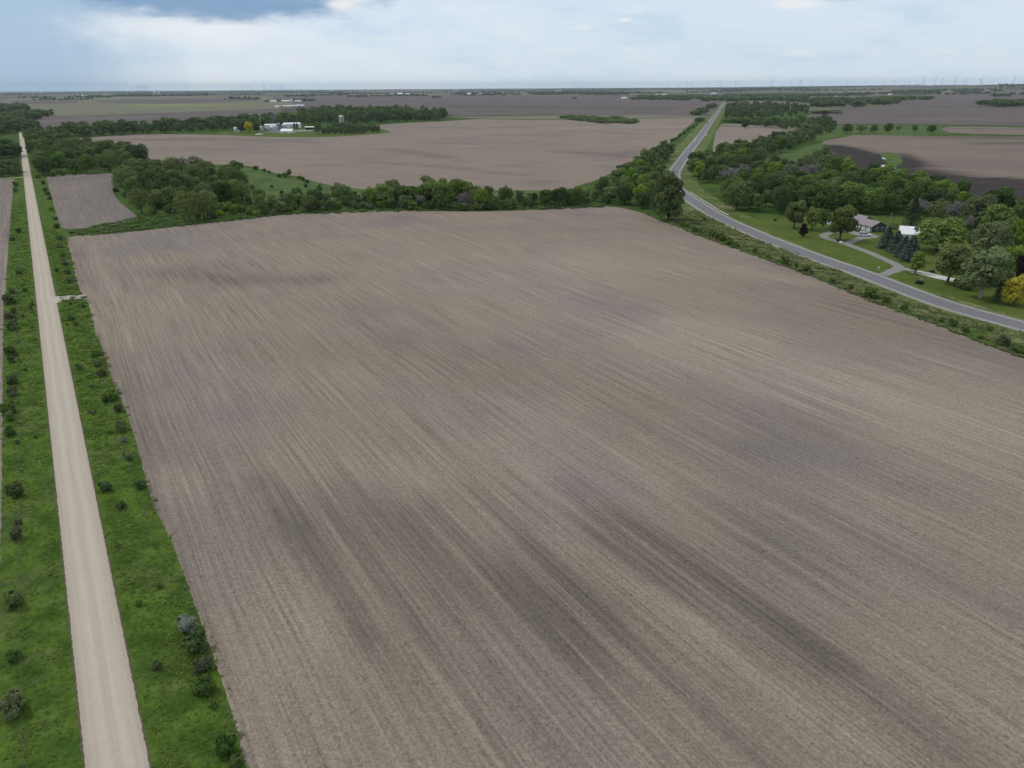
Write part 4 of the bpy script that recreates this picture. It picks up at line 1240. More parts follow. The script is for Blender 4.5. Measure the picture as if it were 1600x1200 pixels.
def wood(poly, dmin, h0, h1, tone=0.15, seed=0, keep=1.0, tries=4000):
    w = np.array([(p.x, p.y) for p in pxs(poly)])
    r = np.random.default_rng(500 + seed)
    lo, hi = w.min(0), w.max(0)
    pts = np.zeros((0, 2))
    area = abs(sum(w[i][0] * w[(i + 1) % len(w)][1] - w[(i + 1) % len(w)][0] * w[i][1] for i in range(len(w)))) / 2
    dmean = float(np.hypot(w[:, 0], w[:, 1]).mean())
    keep *= min(1.0, (1500.0 / dmean) ** 0.9)
    target = int(area / (dmin * dmin) * 0.8 * keep) + 1
    got = 0
    for _ in range(60):
        q = r.uniform(lo, hi, (3000, 2)); q = q[in_poly(q, w)]
        for p in q[:target - got]:
            h = r.uniform(h0, h1)
            far_tree(p[0], p[1], float(terrain(p[0], p[1])), dmin * r.uniform(1.0, 1.5), h, tone + r.uniform(-.12, .22), r); got += 1
        if got >= target: break


# middle-distance woods and lines (pixel outlines of where the trunks stand)
WOODS = [
    ([(0, 171), (12, 168), (44, 169), (46, 173), (20, 176), (0, 177)], 20, 14, 20, .12), ([(10, 184), (40, 180), (80, 180.5), (62, 186), (30, 190), (0, 192), (0, 186)], 18, 12, 17, .10), ([(-20, 200), (0, 194), (40, 193), (60, 200), (56, 206), (40, 205), (20, 201), (-20, 207)], 16, 13, 18, .10),
    ([(1094, 159.5), (1094, 156), (1112, 153), (1131, 153.5), (1131, 158)], 28, 14, 18, .1), ([(1000, 151.2), (1060, 150.2), (1130, 152.6), (1130, 155), (1050, 154), (1000, 153)], 30, 12, 16, .08),
    ([(1130, 154.8), (1190, 154), (1260, 157), (1330, 158), (1398, 158), (1399, 164), (1330, 168), (1270, 168), (1256, 160), (1190, 158), (1135, 160)], 30, 14, 19, .08), ([(1366, 155), (1410, 153.4), (1459, 153.5), (1459, 156), (1410, 157.4), (1370, 158)], 30, 13, 17, .08),
    ([(1130, 149.5), (1250, 149), (1360, 147.5), (1364, 149.5), (1250, 152), (1130, 152.5)], 34, 12, 16, .08), ([(1392, 144.2), (1480, 143.4), (1566, 143), (1566, 144.4), (1480, 145), (1392, 145.4)], 45, 13, 18, .05),
    ([(1530, 164), (1560, 162), (1640, 162), (1640, 167), (1560, 168)], 26, 14, 19, .08), ([(1550, 150), (1578, 149), (1580, 151), (1552, 152)], 34, 14, 18, .06),
    ([(1560, 139.4), (1620, 139.6), (1620, 141.4), (1575, 141)], 50, 16, 22, .05), ([(820, 147.4), (900, 146.2), (980, 146.8), (980, 148.2), (900, 147.8), (840, 149)], 40, 13, 18, .06), ([(985, 156), (1000, 154.4), (1050, 154.2), (1060, 156), (1030, 157)], 26, 13, 17, .08), ([(1050, 157), (1078, 155.6), (1080, 157.4), (1056, 158)], 24, 9, 13, .1),
    ([(135, 151.4), (157, 149.8), (158, 152), (140, 152.6)], 32, 12, 16, .06), ([(178, 149.6), (216, 149), (217, 150.2), (180, 150.6)], 40, 13, 18, .06), 
    ([(676, 153), (687, 152.4), (687, 153.4), (677, 153.6)], 22, 11, 14, .06), ([(797, 148.2), (812, 147.6), (812, 148.4), (798, 148.8)], 34, 9, 12, .06), ([(895, 153.6), (899, 153.6), (899, 154.4), (895, 154.4)], 22, 9, 12, .06),
    ([(1106, 170), (1112, 166), (1116, 167.5), (1110, 172.5)], 20, 11, 14, .1), ([(1080, 180), (1096, 172), (1104, 174), (1092, 181.6)], 15, 6, 10, .14), ([(1088, 191), (1096, 187), (1097, 188.6), (1090, 192.4)], 12, 6, 9, .14),
    ([(1130, 190), (1126, 187), (1180, 190), (1230, 190), (1230, 193), (1180, 195)], 24, 6, 9, .2), ([(1270, 178), (1320, 174), (1300, 179)], 26, 5, 8, .25),
    ([(872, 185), (885, 182), (920, 184.5), (1000, 190), (990, 193.4), (940, 193), (905, 189)], 9, 3.5, 6.5, .55), ([(950, 187), (970, 187), (970, 189), (952, 189)], 10, 6, 9, .5),
    ([(120, 225), (200, 231), (210, 240), (150, 238)], 13, 5, 9, .3),
]
for k, wd in enumerate(WOODS):
    wood(*(tuple(wd[:5]) + (k,) + tuple(wd[6:])))
for (xa, ya, xb, yb, n_, h_) in ((414, 159.8, 424, 159.4, 5, 10), (434, 159.2, 441, 159.1, 4, 9), (455, 158.6, 490, 158.9, 13, 14), (436, 168.4, 474, 167.4, 10, 5), (604, 148.6, 616, 148.5, 5, 11), (630, 148.4, 650, 148.2, 8, 14)):
    for k in range(n_):
        t_ = (k + fr.uniform(-.3, .3)) / max(1, n_ - 1)
        q_ = at(xa + (xb - xa) * t_, ya + (yb - ya) * t_ + fr.uniform(-.1, .1))
        far_tree(q_.x, q_.y, 0.0, h_ * fr.uniform(.8, 1.3), h_ * fr.uniform(.8, 1.25), fr.uniform(0, .15), fr)
# lines of trees on the horizon
for k in range(150):
    a0 = fr.uniform(-0.72, 0.74)
    dist = fr.choice([5200, 6500, 8000, 9500, 11500, 14000, 17000], p=[.05, .12, .18, .2, .2, .15, .10]) * fr.uniform(.9, 1.1)
    nseg = int(fr.uniform(6, 36) * dist / 9000)
    dirx = fr.uniform(-.25, .25)
    x0, y0 = dist * math.sin(a0), dist * math.cos(a0)
    for j in range(nseg):
        st = 24 * dist / 9000 + 4
        x = x0 + j * st * math.cos(dirx) + fr.uniform(-8, 8); y = y0 + j * st * math.sin(dirx) + fr.uniform(-25, 25)
        far_tree(x, y, float(terrain(x, y)), fr.uniform(18, 32), fr.uniform(9, 19), fr.uniform(-.05, .15), fr)
fm = tone_mesh('distant_woods', np.concatenate(FW_V), np.concatenate(FW_F), np.concatenate(FW_T), leaf_mat('distant_leaves', (0.066, 0.114, 0.044), (0.200, 0.275, 0.100), 0.0))
fo = link('distant_woods', fm); tag(fo, 'distant woods and hedgerows spread across the far fields', 'woods', None, 'stuff')

# ---------------------------------------------------------------- shrubs
SHR = []
Z3 = 'in the ditch between main field and highway'
rs0 = random.Random(31)


def shrub(px, py, rpx, sp_, label=None, tall=1.0, zone=None):
    if zone in (Z1, Z2, Z3) and sp_ == 'dark' and rpx < 8.5: sp_ = 'mid'
    p = at(px, py); zz = proj(p)[2]
    r_ = rpx * zz / F
    SHR.append((p, r_, sp_, tall, label, zone, px))


Z1 = 'in the verge left of the gravel road'
Z2 = 'in the verge between the gravel road and main field'
for x, y, r_, s_ in ((23, 946, 17, 'mid'), (20, 1112, 21, 'pale'), (25, 1030, 11, 'dark'), (27, 842, 12, 'brown'), (27, 776, 12, 'dark'), (19, 514, 10, 'mid'), (19, 556, 10, 'dark'), (18, 566, 6, 'mid'), (20, 600, 11, 'mid'), (19, 617, 9, 'olive'), (14, 646, 11, 'dark'), (16, 656, 8, 'mid'), (17, 680, 10, 'dark'), (22, 768, 11, 'brown'), (16, 474, 10, 'dark'), (19.5, 458, 6, 'mid'), (40, 455, 4, 'mid'), (31, 428, 5, 'dark'), (20, 376, 4, 'dark'), (30, 364, 5, 'mid'), (26, 291, 5, 'dark'), (24, 300, 4, 'mid'), (18, 500, 9, 'brown'), (22, 490, 6, 'mid')):
    shrub(x, y, r_, s_, zone=Z1)
Z2 = 'in the verge between the gravel road and main field'
for x, y, r_, s_ in ((89, 357, 5, 'dark'), (93, 375, 5, 'mid'), (94, 387, 4.5, 'olive'), (99, 402, 5, 'mid'), (102, 414, 5, 'pale'), (106, 428, 5, 'mid'), (110, 442, 5.5, 'dark'), (89, 425, 4.5, 'mid'), (71, 299, 4, 'mid'), (78, 312, 4, 'dark'), (81, 329, 4, 'mid'), (87, 344, 4, 'pale'), (68, 288, 4, 'olive'), (75, 305, 4, 'mid'), (172, 624, 11, 'mid'), (165, 628, 7, 'dark'), (185, 643, 8, 'brown'), (190, 672, 9, 'mid'), (194, 690, 5, 'silver'), (202, 718, 8, 'pale'), (125, 577, 7, 'mid'), (160, 588, 7, 'brown'), (155, 572, 6, 'dark'), (167, 766, 11, 'dark'), (220, 762, 9, 'dark'), (190, 794, 7, 'brown'), (245, 1044, 8, 'mid'), (218, 946, 6, 'dark'), (250, 918, 6, 'mid'), (150, 556, 7, 'mid'), (112, 500, 5, 'mid'), (118, 508, 4, 'dark'), (131, 480, 4, 'dark')):
    shrub(x, y, r_, s_, zone=Z2)
for i in range(34):
    t_ = rs0.random() ** .6
    d_ = rs0.uniform(-9.5, -3.8) if i % 2 else rs0.uniform(3.8, 8.5)
    q_ = off(d_, 10 + 200 * t_ if i % 2 else 30 + 180 * t_)
    x_, y_, zz_ = proj(q_)
    shrub(x_, y_, rs0.uniform(.28, .6) * F / zz_, rs0.choice(['pale', 'mid', 'brown', 'olive']), zone=Z1 if i % 2 else Z2)
shrub(296, 986, 19, 'silver', 'silver grey willow shrub at the main field edge, top of five big shrubs')
shrub(308, 1016, 20, 'dark', 'dark round shrub just below the silver grey willow shrub')
shrub(317, 1045, 14, 'brown', 'brownish shrub between two dark round shrubs at the field edge')
shrub(319, 1081, 18, 'dark', 'dark round shrub below the brownish shrub at the field edge')
shrub(354, 1178, 20, 'dark', 'largest dark shrub at the bottom corner of the main field')
shrub(369, 1196, 13, 'mid', 'lighter green shrub at the bottom corner beside the largest dark shrub')
shrub(332, 1104, 8, 'mid', 'small light shrub below the row of big field edge shrubs')
Z3 = 'in the ditch between main field and highway'
for x, y, r_, s_ in ((1066, 353, 5, 'mid'), (1074, 355, 5, 'dark'), (1085, 362, 6, 'mid'), (1092, 364, 5, 'dark'), (1112, 369, 8, 'mid'), (1120, 373, 7, 'dark'), (1129, 376, 8, 'mid'), (1140, 382, 7, 'dark'), (1150, 387, 5, 'mid'), (1179, 395, 5.5, 'dark'), (1226, 413, 8, 'dark'), (1259, 425, 7, 'mid'), (1267, 428, 5, 'dark'), (1357, 464, 10, 'mid'), (1367, 467, 7, 'dark'), (1385, 473, 7, 'mid'), (1412, 484, 7, 'dark'), (1488, 509, 9, 'mid'), (1470, 503, 5, 'dark'), (1507, 519, 6, 'dark'), (1567, 540, 10, 'brown'), (1585, 550, 9, 'mid'), (1596, 553, 8, 'dark'), (1547, 516, 5, 'dark'), (1200, 402, 4, 'mid'), (1244, 418, 4, 'mid'), (1300, 442, 5, 'mid'), (1330, 452, 5, 'mid'), (1530, 528, 5, 'mid'), (1101, 345, 4, 'dark')):
    shrub(x, y, r_, s_, zone=Z3)
Z4 = 'along the top edge of the main field'
rs = random.Random(5)
for i in range(46):
    x = rs.uniform(395, 960)
    ye = np.interp(x, [395, 450, 550, 650, 750, 850, 890, 925, 960], [341, 335, 329.5, 329, 330, 327, 322, 320.5, 322]) - rs.uniform(1, 6)
    shrub(x, ye, rs.uniform(5, 10), rs.choice(['bright', 'mid', 'mid', 'bright', 'pale', 'dark']), zone=Z4)
Z5 = 'dotted over the meadow'
for x, y, r_ in ((425, 293, 3), (440, 304, 4), (459, 304, 4), (400, 265, 4), (413, 268, 3), (421, 271, 3), (437, 277, 4), (446, 277, 5), (468, 280, 4), (474, 283, 4), (480, 286, 4), (410, 305, 5), (395, 296, 4), (478, 293, 4), (500, 297, 5), (375, 262, 6), (366, 262, 7), (390, 318, 7), (420, 325, 6), (450, 322, 7), (300, 258, 4), (350, 272, 8), (330, 266, 6)):
    shrub(x, y, r_, 'mid', zone=Z5)
Z6 = 'under the trees beside the small field'
for x, y, r_, s_ in ((195, 308, 5, 'mid'), (205, 318, 5, 'bright'), (216, 326, 6, 'mid'), (240, 334, 7, 'mid'), (250, 325, 8, 'mid'), (262, 333, 7, 'bright'), (310, 342, 7, 'mid'), (332, 343, 9, 'mid'), (345, 338, 7, 'bright'), (355, 330, 9, 'bright'), (366, 334, 9, 'bright'), (378, 332, 8, 'mid'), (390, 336, 6, 'mid'), (182, 300, 5, 'dark'), (84, 276, 6, 'mid'), (98, 274, 6, 'bright'), (116, 273, 6, 'mid'), (60, 278, 5, 'mid')):
    shrub(x, y, r_, s_, zone=Z6)
Z7 = 'along the highway side of the middle field'
for i in range(14):
    t_ = i / 13
    shrub(1050 + 38 * t_ + rs.uniform(-2, 2), 222 - 26 * t_, 3.2 - 1.4 * t_, rs.choice(['dark', 'mid']), zone=Z7)
shrub(1508, 452, 13, 'pale', 'grey green bush under the trees beside the concrete drive')
shrub(1496, 447, 8, 'mid', 'smaller bush beside the trunk near the concrete drive')
shrub(1309, 378, 3, 'dark', 'dark low bush in the flower bed inside the driveway loop')
shrub(1211, 345.5, 2.6, 'dark', 'tiny round bush alone on the lawn left of the house')
byz = {}
for s_ in SHR:
    if s_[4] is None: byz.setdefault((s_[5], s_[2]), []).append(s_)
lab = {}
SL = dict(mid='mid green', dark='dark green', olive='olive', pale='pale green', brown='brownish', silver='silver grey', bright='bright green')
LOW = dict(); 
for (zone, sp_), L in byz.items():
    # the verges run away from the viewer: count from the nearest; the others from the left
    deep = zone in (Z1, Z2, Z7)
    L.sort(key=lambda s: s[0].y if deep else s[6])
    for i, s_ in enumerate(L):
        if len(L) == 1: lab[id(s_)] = f'only {SL[sp_]} shrub {zone}'
        else:
            ref = 'nearest' if deep else 'from the left'
            if deep: lab[id(s_)] = (f'nearest {SL[sp_]} shrub {zone}' if i == 0 else f'{ordinal(i)} nearest {SL[sp_]} shrub {zone}')
            else: lab[id(s_)] = f'{ordinal(i)} {SL[sp_]} shrub from the left {zone}'
for i, s_ in enumerate(SHR):
    p, r_, sp_, tall, label, zone, _ = s_
    o = link('shrub', shrub_of(i % 4, sp_))
    o.location = p; o.rotation_euler = (0, 0, random.uniform(0, 6.28))
    k = r_ / 1.25
    o.scale = (k, k * random.uniform(.85, 1.1), k * random.uniform(.8, 1.05))
    tag(o, label or lab[id(s_)], 'shrub', ('shrubs ' + zone) if zone else None)


# ---------------------------------------------------------------- grass tufts (nobody could count them)
def tufts(name, polys, n, size, mats, seed, label):
    r = np.random.default_rng(seed)
    V = []; T = []
    for poly, cnt in zip(polys, n):
        w = np.array([(p.x, p.y) for p in poly]); lo, hi = w.min(0), w.max(0)
        q = r.uniform(lo, hi, (cnt * 12, 2)); q = q[in_poly(q, w)]
        d = np.hypot(q[:, 0], q[:, 1]); keep = r.random(len(q)) < np.clip((70 / d) ** 1.0, .05, 1)
        patch_ = np.sin(q[:, 0] * .55 + 1.3 * np.sin(q[:, 1] * .31)) * np.sin(q[:, 1] * .47 + np.sin(q[:, 0] * .2))
        keep &= r.random(len(q)) < np.clip(.6 + .4 * patch_, .2, 1)
        q = q[keep][:cnt]; patch_ = patch_[keep][:cnt]
        m_ = len(q)
        sc = size * r.uniform(.5, 1.3, m_) * (1 + .5 * np.clip(patch_, 0, 1)) * np.clip(np.hypot(q[:, 0], q[:, 1]) / 130, 1, 2.2)
        for b in range(5):
            ang = r.uniform(0, 6.28, m_); lean = r.uniform(.5, 1.5, m_)
            root = np.stack([q[:, 0] + r.normal(size=m_) * .10 * sc, q[:, 1] + r.normal(size=m_) * .10 * sc, np.zeros(m_)], 1)
            wv_ = np.stack([-np.sin(ang), np.cos(ang), np.zeros(m_)], 1) * (sc * .21)[:, None]
            tip = root + np.stack([np.cos(ang) * lean, np.sin(ang) * lean, np.ones(m_) * .55], 1) * sc[:, None]
            V.append(np.stack([root - wv_, root + wv_, tip], 1))
            T.append(np.clip(.5 + .35 * patch_ + r.uniform(-.35, .35, m_), 0, 1))
    V = np.concatenate(V).reshape(-1, 3); Fq = np.arange(len(V)).reshape(-1, 3)
    o = link(name, tone_mesh(name, V, Fq, np.concatenate(T), mats)); tag(o, label, 'grass', None, 'stuff')


lv = [off(-3.6, 0 - 20), off(-3.6, 480), off(-10.8, 480), off(-10.0, -20)]
rv = [off(3.5, -20), off(3.5, 380)] + pxs([(107, 374), (106, 381), (112, 405), (120, 440), (128, 462), (137, 477), (147, 520), (173, 592), (195, 642), (213, 700), (235, 780), (266, 847), (305, 951), (332, 1028), (351, 1085), (378, 1181), (400, 1260)])
hl_, hr_ = off_hw(0, 0)
tufts('verge_tufts', [lv, rv], [44000, 48000], 0.29, leaf_mat('verge_blades', (0.075, 0.135, 0.024), (0.170, 0.245, 0.058), 0), 9, 'coarse green grass tufts over both gravel road verges')
edge_px = [(1032, 345), (1060, 355), (1096, 370), (1153, 390), (1219, 414), (1273, 434), (1344, 464), (1403, 486), (1469, 510), (1523, 532), (1600, 560)]
hw_low = [(1600, 520), (1469, 485), (1403, 462), (1316, 425), (1250, 398), (1175, 371), (1122.5, 346), (1087, 327)]
tufts('ditch_tufts', [pxs(edge_px + hw_low)], [8000], 0.40, leaf_mat('ditch_blades', (0.11, 0.165, 0.045), (0.25, 0.27, 0.11), 0), 10, 'rough grass tufts in the ditch beside the highway')
me_poly = pxs([(300, 352), (450, 336), (600, 331), (850, 328), (960, 323), (990, 318), (900, 310), (600, 308), (400, 320), (220, 338), (110, 362), (110, 370), (173, 366)])
tufts('field_edge_tufts', [me_poly], [16000], 0.6, leaf_mat('field_edge_blades', (0.065, 0.130, 0.022), (0.15, 0.235, 0.05), 0), 11, 'green grass tufts along the top edge of the main field')


def band(px_pts, a, b):
    w_ = catmull(pxs(px_pts), 4); L = []; Rr = []
    for i, p in enumerate(w_):
        d = (w_[min(i + 1, len(w_) - 1)] - w_[max(i - 1, 0)]).normalized(); nr = Vector((d.y, -d.x, 0))
        L.append(p + nr * a); Rr.append(p + nr * b)
    return L + Rr[::-1]


left_edge = [(107, 374), (106, 381), (112, 405), (120, 440), (130, 463.6), (139, 477), (149, 520), (175, 592), (197, 642), (215, 700), (237, 780), (268, 847), (307, 951), (334, 1028), (353, 1085), (380, 1181), (395, 1240)]
tufts('border_weeds', [band(left_edge, -.55, .55), band(edge_px, -.8, .8), band([(21.6, 280), (13, 381), (9, 450), (5.4, 476), (4, 600), (3, 740), (0, 920)], -.4, .5)], [7000, 4500, 3000], 0.45, leaf_mat('border_blades', (0.085, 0.130, 0.032), (0.19, 0.24, 0.085), 0), 12, 'weeds along the borders of the ploughed fields')


# ---------------------------------------------------------------- buildings
def gable_house(mb_w, mb_r, L, W, hw_, hr_, over=0.4, th=0.16, x0=0, y0=0):
    """walls with gable ends (ridge along x), roof slabs as separate mesh"""
    poly = [(y0, 0), (y0 + W, 0), (y0 + W, hw_), (y0 + W / 2, hr_), (y0, hw_)]
    vs = [(x0, y, z) for y, z in poly] + [(x0 + L, y, z) for y, z in poly]
    fs = [(4, 3, 2, 1, 0), (5, 6, 7, 8, 9)] + [(i, (i + 1) % 5, (i + 1) % 5 + 5, i + 5) for i in range(5) if i not in (2, 3)]
    mb_w.add(vs, fs)
    sl = (hr_ - hw_) / (W / 2)
    for s in (-1, 1):
        ye = y0 + W / 2 + s * (W / 2 + over); yr = y0 + W / 2
        ze = hw_ - sl * over + 0.03; zr = hr_ + 0.03
        a = [(x0 - over, ye, ze), (x0 + L + over, ye, ze), (x0 + L + over, yr, zr), (x0 - over, yr, zr)]
        b = [(x, y, z + th) for x, y, z in a]
        mb_r.add(a + b, [(0, 3, 2, 1), (4, 5, 6, 7), (0, 1, 5, 4), (1, 2, 6, 5), (2, 3, 7, 6), (3, 0, 4, 7)])


def barn(label, px, py, L, W, hw_, hr_, rz, wall='white_ribbed', roof='white_roofribs', cat='barn', group=None, name='farm_shed', doors=True, openfront=False, z=0):
    p = at(px, py) if isinstance(px, (int, float)) else px
    e = empty(name, (p.x, p.y, z), rz)
    tag(e, label, cat, group)
    w, r = MB(), MB()
    gable_house(w, r, L, W, hw_, hr_, 0.35, .14, -L / 2, -W / 2)
    w.build('wall', M[wall], e); r.build('roof', M[roof], e)
    if openfront:
        MB().box(-L / 2 + .4, L / 2 - .4, -W / 2 - .06, -W / 2 - .01, .05, hw_ - .5).build('open_front_shade', M['open_shed_shade'], e)  # dark panel over the wall paints the shaded inside
    elif doors:
        MB().box(-2, 2, -W / 2 - .08, -W / 2 - .02, 0.02, min(hw_ - .5, 3.8)).build('sliding_door', M['galv'], e)
    return e


# grain farm beyond the middle field
G = 'buildings of the grain farm'
barn('long white metal shed behind the grain bins', 457, 199.5, 29, 15, 6.2, 8.4, math.radians(6), group=G)
barn('cream white shed in front of the farmyard nearest the field', 450, 208.3, 20, 12, 3.4, 6.6, math.radians(-14), wall='cream', roof='white_roof', group=G)
barn('low white shed behind the big grain bin', 423.5, 199.5, 20, 12, 4.5, 6.2, math.radians(4), group=G)
barn('open fronted white roofed shed right of the columnar trees', 485, 202.6, 16, 9, 4.2, 5.0, math.radians(6), openfront=True, group=G)
barn('small white farmhouse left of the yellow tree', 370, 205.5, 7, 6.5, 4.5, 7.0, math.radians(10), roof='galv', cat='house', name='farmhouse', group=G)
barn('small white lean shed between open shed and silo trees', 510.5, 203.3, 9, 4, 2.0, 2.6, 0.1, group=G, doors=False)


def grain_bin(label, px, py, rad, h, roof=True, mat='galv'):
    p = at(px, py)
    e = empty('grain_bin', p); tag(e, label, 'grain bin', 'grain bins of the farm')
    prof = []
    n = int(h / 0.45)
    for i in range(n + 1):
        prof.append((rad * (1.0 + (0.006 if i % 2 else 0)), h * i / n))
    MB().lathe(prof, 28).build('wall', M[mat], e, smooth=False)
    MB().lathe([(rad * 1.03, h + .01), (rad * .55, h + rad * .24), (rad * .1, h + rad * .44), (rad * .1, h + rad * .5), (.05, h + rad * .52)], 28).build('roof', M['galv'], e)
    MB().box(-.5, .5, -rad * 1.012 - .06, -rad * .99, .4, 2.1).build('door', M['galv_dark'], e)
    mb = MB()
    for s in (-.22, .22): mb.tube([(rad * .7 + s, -rad * .74 - .1, 0.2), (rad * .7 + s, -rad * .74 - .1, h)], .035, 4)
    for k in range(int(h / .4)): mb.tube([(rad * .7 - .22, -rad * .74 - .1, .3 + k * .4), (rad * .7 + .22, -rad * .74 - .1, .3 + k * .4)], .02, 4)
    mb.build('ladder', M['galv'], e)
    return e


grain_bin('biggest round steel grain bin in the middle of the farm', 427.5, 205.6, 7.0, 7.0)
grain_bin('tall narrow dark grain bin under the elevator leg', 436.5, 203.0, 2.6, 10.0, mat='galv_dark')
grain_bin('steel grain bin in front of the long white shed', 444.5, 202.6, 4.3, 7.0)
grain_bin('small pale grain bin left of the biggest bin', 408.8, 204.0, 3.6, 5.6)
grain_bin('slim grain bin at the left end of the bin row', 419.0, 206.6, 2.0, 5.2, mat='galv_dark')
for x, hp, lab in ((426.6, 17, 'left lattice elevator mast above the grain bins'), (430.2, 21, 'taller right elevator mast above the grain bins')):
    p = at(x, 199); zz = proj(p)[2]; h = hp * zz / F
    e = empty('elevator_mast', p); tag(e, lab, 'mast', 'elevator masts of the grain farm')
    mb = MB()
    for sx, sy in ((-.45, -.45), (.45, -.45), (.45, .45), (-.45, .45)): mb.tube([(sx, sy, 0), (sx, sy, h)], .09, 4)
    k = 0
    while k < h - 1.5:
        mb.tube([(-.45, -.45, k), (.45, -.45, k + 1.5)], .05, 4); mb.tube([(.45, .45, k), (-.45, .45, k + 1.5)], .05, 4)
        mb.tube([(-.45, .45, k), (-.45, -.45, k + 1.5)], .05, 4); mb.tube([(.45, -.45, k), (.45, .45, k + 1.5)], .05, 4); k += 1.5
    mb.build('lattice', M['galv_dark'], e)
    MB().box(-.9, .9, -.7, .7, h, h + 1.6).build('head', M['galv'], e)
    MB().tube([(0.5, 0, h + .4), (5, -3, h * .62)], .16, 6).build('spout', M['galv'], e)
p = at(534.5, 198.5)
e = empty('stave_silo', p); tag(e, 'tall grey concrete silo with domed top by the far grove', 'silo')
pr = []
for i in range(33): pr.append((4.5 * (1.012 if i % 2 else 1.0), 16.5 * i / 32))
MB().lathe(pr, 28).build('wall', M['silo'], e)
MB().lathe([(4.55 * math.cos(a), 16.52 + 3.2 * math.sin(a)) for a in np.linspace(0, 1.5, 7)], 28).build('dome', M['silo_dome'], e, smooth=True)
MB().box(-.6, .6, -5.1, -4.45, 0, 16.3).build('chute', M['silo_dome'], e)
sheet('farm_pad', [(398, 209.2), (409, 208.6), (411, 209.6), (400, 210.2)], M['concrete'], .09, None, (), 0, 3, 0)
sheet('farm_yard', [(410, 206.5), (440, 204.5), (500, 201.5), (530, 202.5), (500, 204), (440, 207)], M['drive'], .08, None, (), 2, 4, .2)

# farms farther off
FB = 'sheds of far farms'
for lab_, x, y, L, W, h1, h2, rz in (
        ('white gable shed at the left of the first far farm', 427, 159.6, 30, 16, 5, 8, .1), ('long white shed of the first far farm beside round tank', 446, 159.2, 34, 16, 5, 8, .05), ('pale low shed at the right of the first far farm', 466, 159.0, 34, 14, 5, 7, 0),
        ('leftmost low white shed in the second far farm row', 434, 168.0, 18, 9, 4, 6, .1), ('second low white shed in the far farm row', 446, 167.6, 22, 10, 4, 6, .1), ('third low white shed in the far farm row', 457, 167.2, 24, 10, 4.5, 6.5, .1), ('rightmost white shed in the second far farm row', 469, 166.8, 28, 11, 5, 7, .1),
        ('white farmhouse beside the small far left wood', 130, 151.6, 56, 26, 8, 14, .05), ('white gabled barn of the far centre farm', 625, 148.6, 46, 30, 10, 20, .4), ('smaller white shed at the right of the far centre farm', 637, 148.5, 40, 20, 8, 13, 0), ('small white shed at the left of the far centre farm', 612, 148.4, 30, 18, 7, 11, 0),
        ('white tall roofed barn standing open right of the centre', 732, 148.6, 40, 26, 9, 19, .3), ('long low white shed right of the tall roofed barn', 742, 148.9, 60, 20, 6, 9, 0), ('white shed at the right end of the open far farm', 752, 148.4, 34, 24, 9, 15, .2),
        ('white shed left of the dark clump beyond the dark field', 975, 154.4, 28, 16, 6, 9, .1), ('white roofed house seen above the highway wood', 1038, 149.6, 36, 18, 7, 11, 0), ('small white house above the dark clump', 1026, 149.8, 26, 14, 7, 11, 0), ('white house among trees above the highway end', 1115, 147.2, 40, 18, 7, 11, 0),
        ('white building on the far left horizon', 66, 144.8, 60, 30, 8, 12, 0), ('white sheds on the far skyline below turbines', 405, 142.6, 90, 30, 9, 13, 0), ('white shed far off above the far grove', 870, 143.2, 110, 40, 9, 14, 0), ('white shed on the far right ridge', 1450, 137.4, 90, 40, 9, 14, 0), ('white shed below the tall right turbine', 1519, 137.6, 60, 30, 9, 14, 0), ('white farmstead by the right ridge tree line', 1390, 148.6, 24, 12, 6, 9, 0),
        ('long white shed on the far skyline left of centre', 520, 142.2, 130, 40, 9, 13, 0), ('pale shed on the far skyline near the centre', 712, 141.2, 120, 40, 10, 16, 0), ('pale farmstead on the far right skyline', 1372, 134.6, 140, 50, 10, 15, 0), ('white shed at the rightmost far ridge', 1585, 139.0, 60, 26, 8, 12, 0)):
    q = at(x, y)
    zt = float(terrain(q.x, q.y))
    barn(lab_, q, 0, L, W, h1, h2, rz, roof='white_roof', wall='white_metal', group=FB, doors=False, z=zt)
barn('red barn with white roof beside the far clump of trees', 1023, 155.4, 26, 18, 7, 12, .15, wall='red_barn', roof='white_roof', cat='barn', name='red_barn', doors=False)
for x, y, rad, h, lab_ in ((241.5, 146.4, 14, 26, 'white far grain bin, left of the far left pair'), (248.5, 146.4, 13, 24, 'white far grain bin, right of the far left pair'), (455, 159.0, 8, 10, 'round grey tank at the first far farm')):
    e = empty('storage_tank', at(x, y)); tag(e, lab_, 'tank')
    MB().lathe([(rad, 0), (rad, h)], 20).build('wall', M['white_metal'], e)
    MB().lathe([(rad * 1.02, h + .02), (rad * .5, h + rad * .25), (.2, h + rad * .42)], 20).build('roof', M['galv'], e)

# ---------------------------------------------------------------- ranch house
A = at(1360.5, 363.0)
axis = Vector((-0.25, 0.968, 0)).normalized()          # along the front, toward the left end
hz = math.atan2(axis.y, axis.x)
e = empty('ranch_house', A, hz); tag(e, 'long slate blue ranch house with mauve metal roof and two garage doors', 'house')
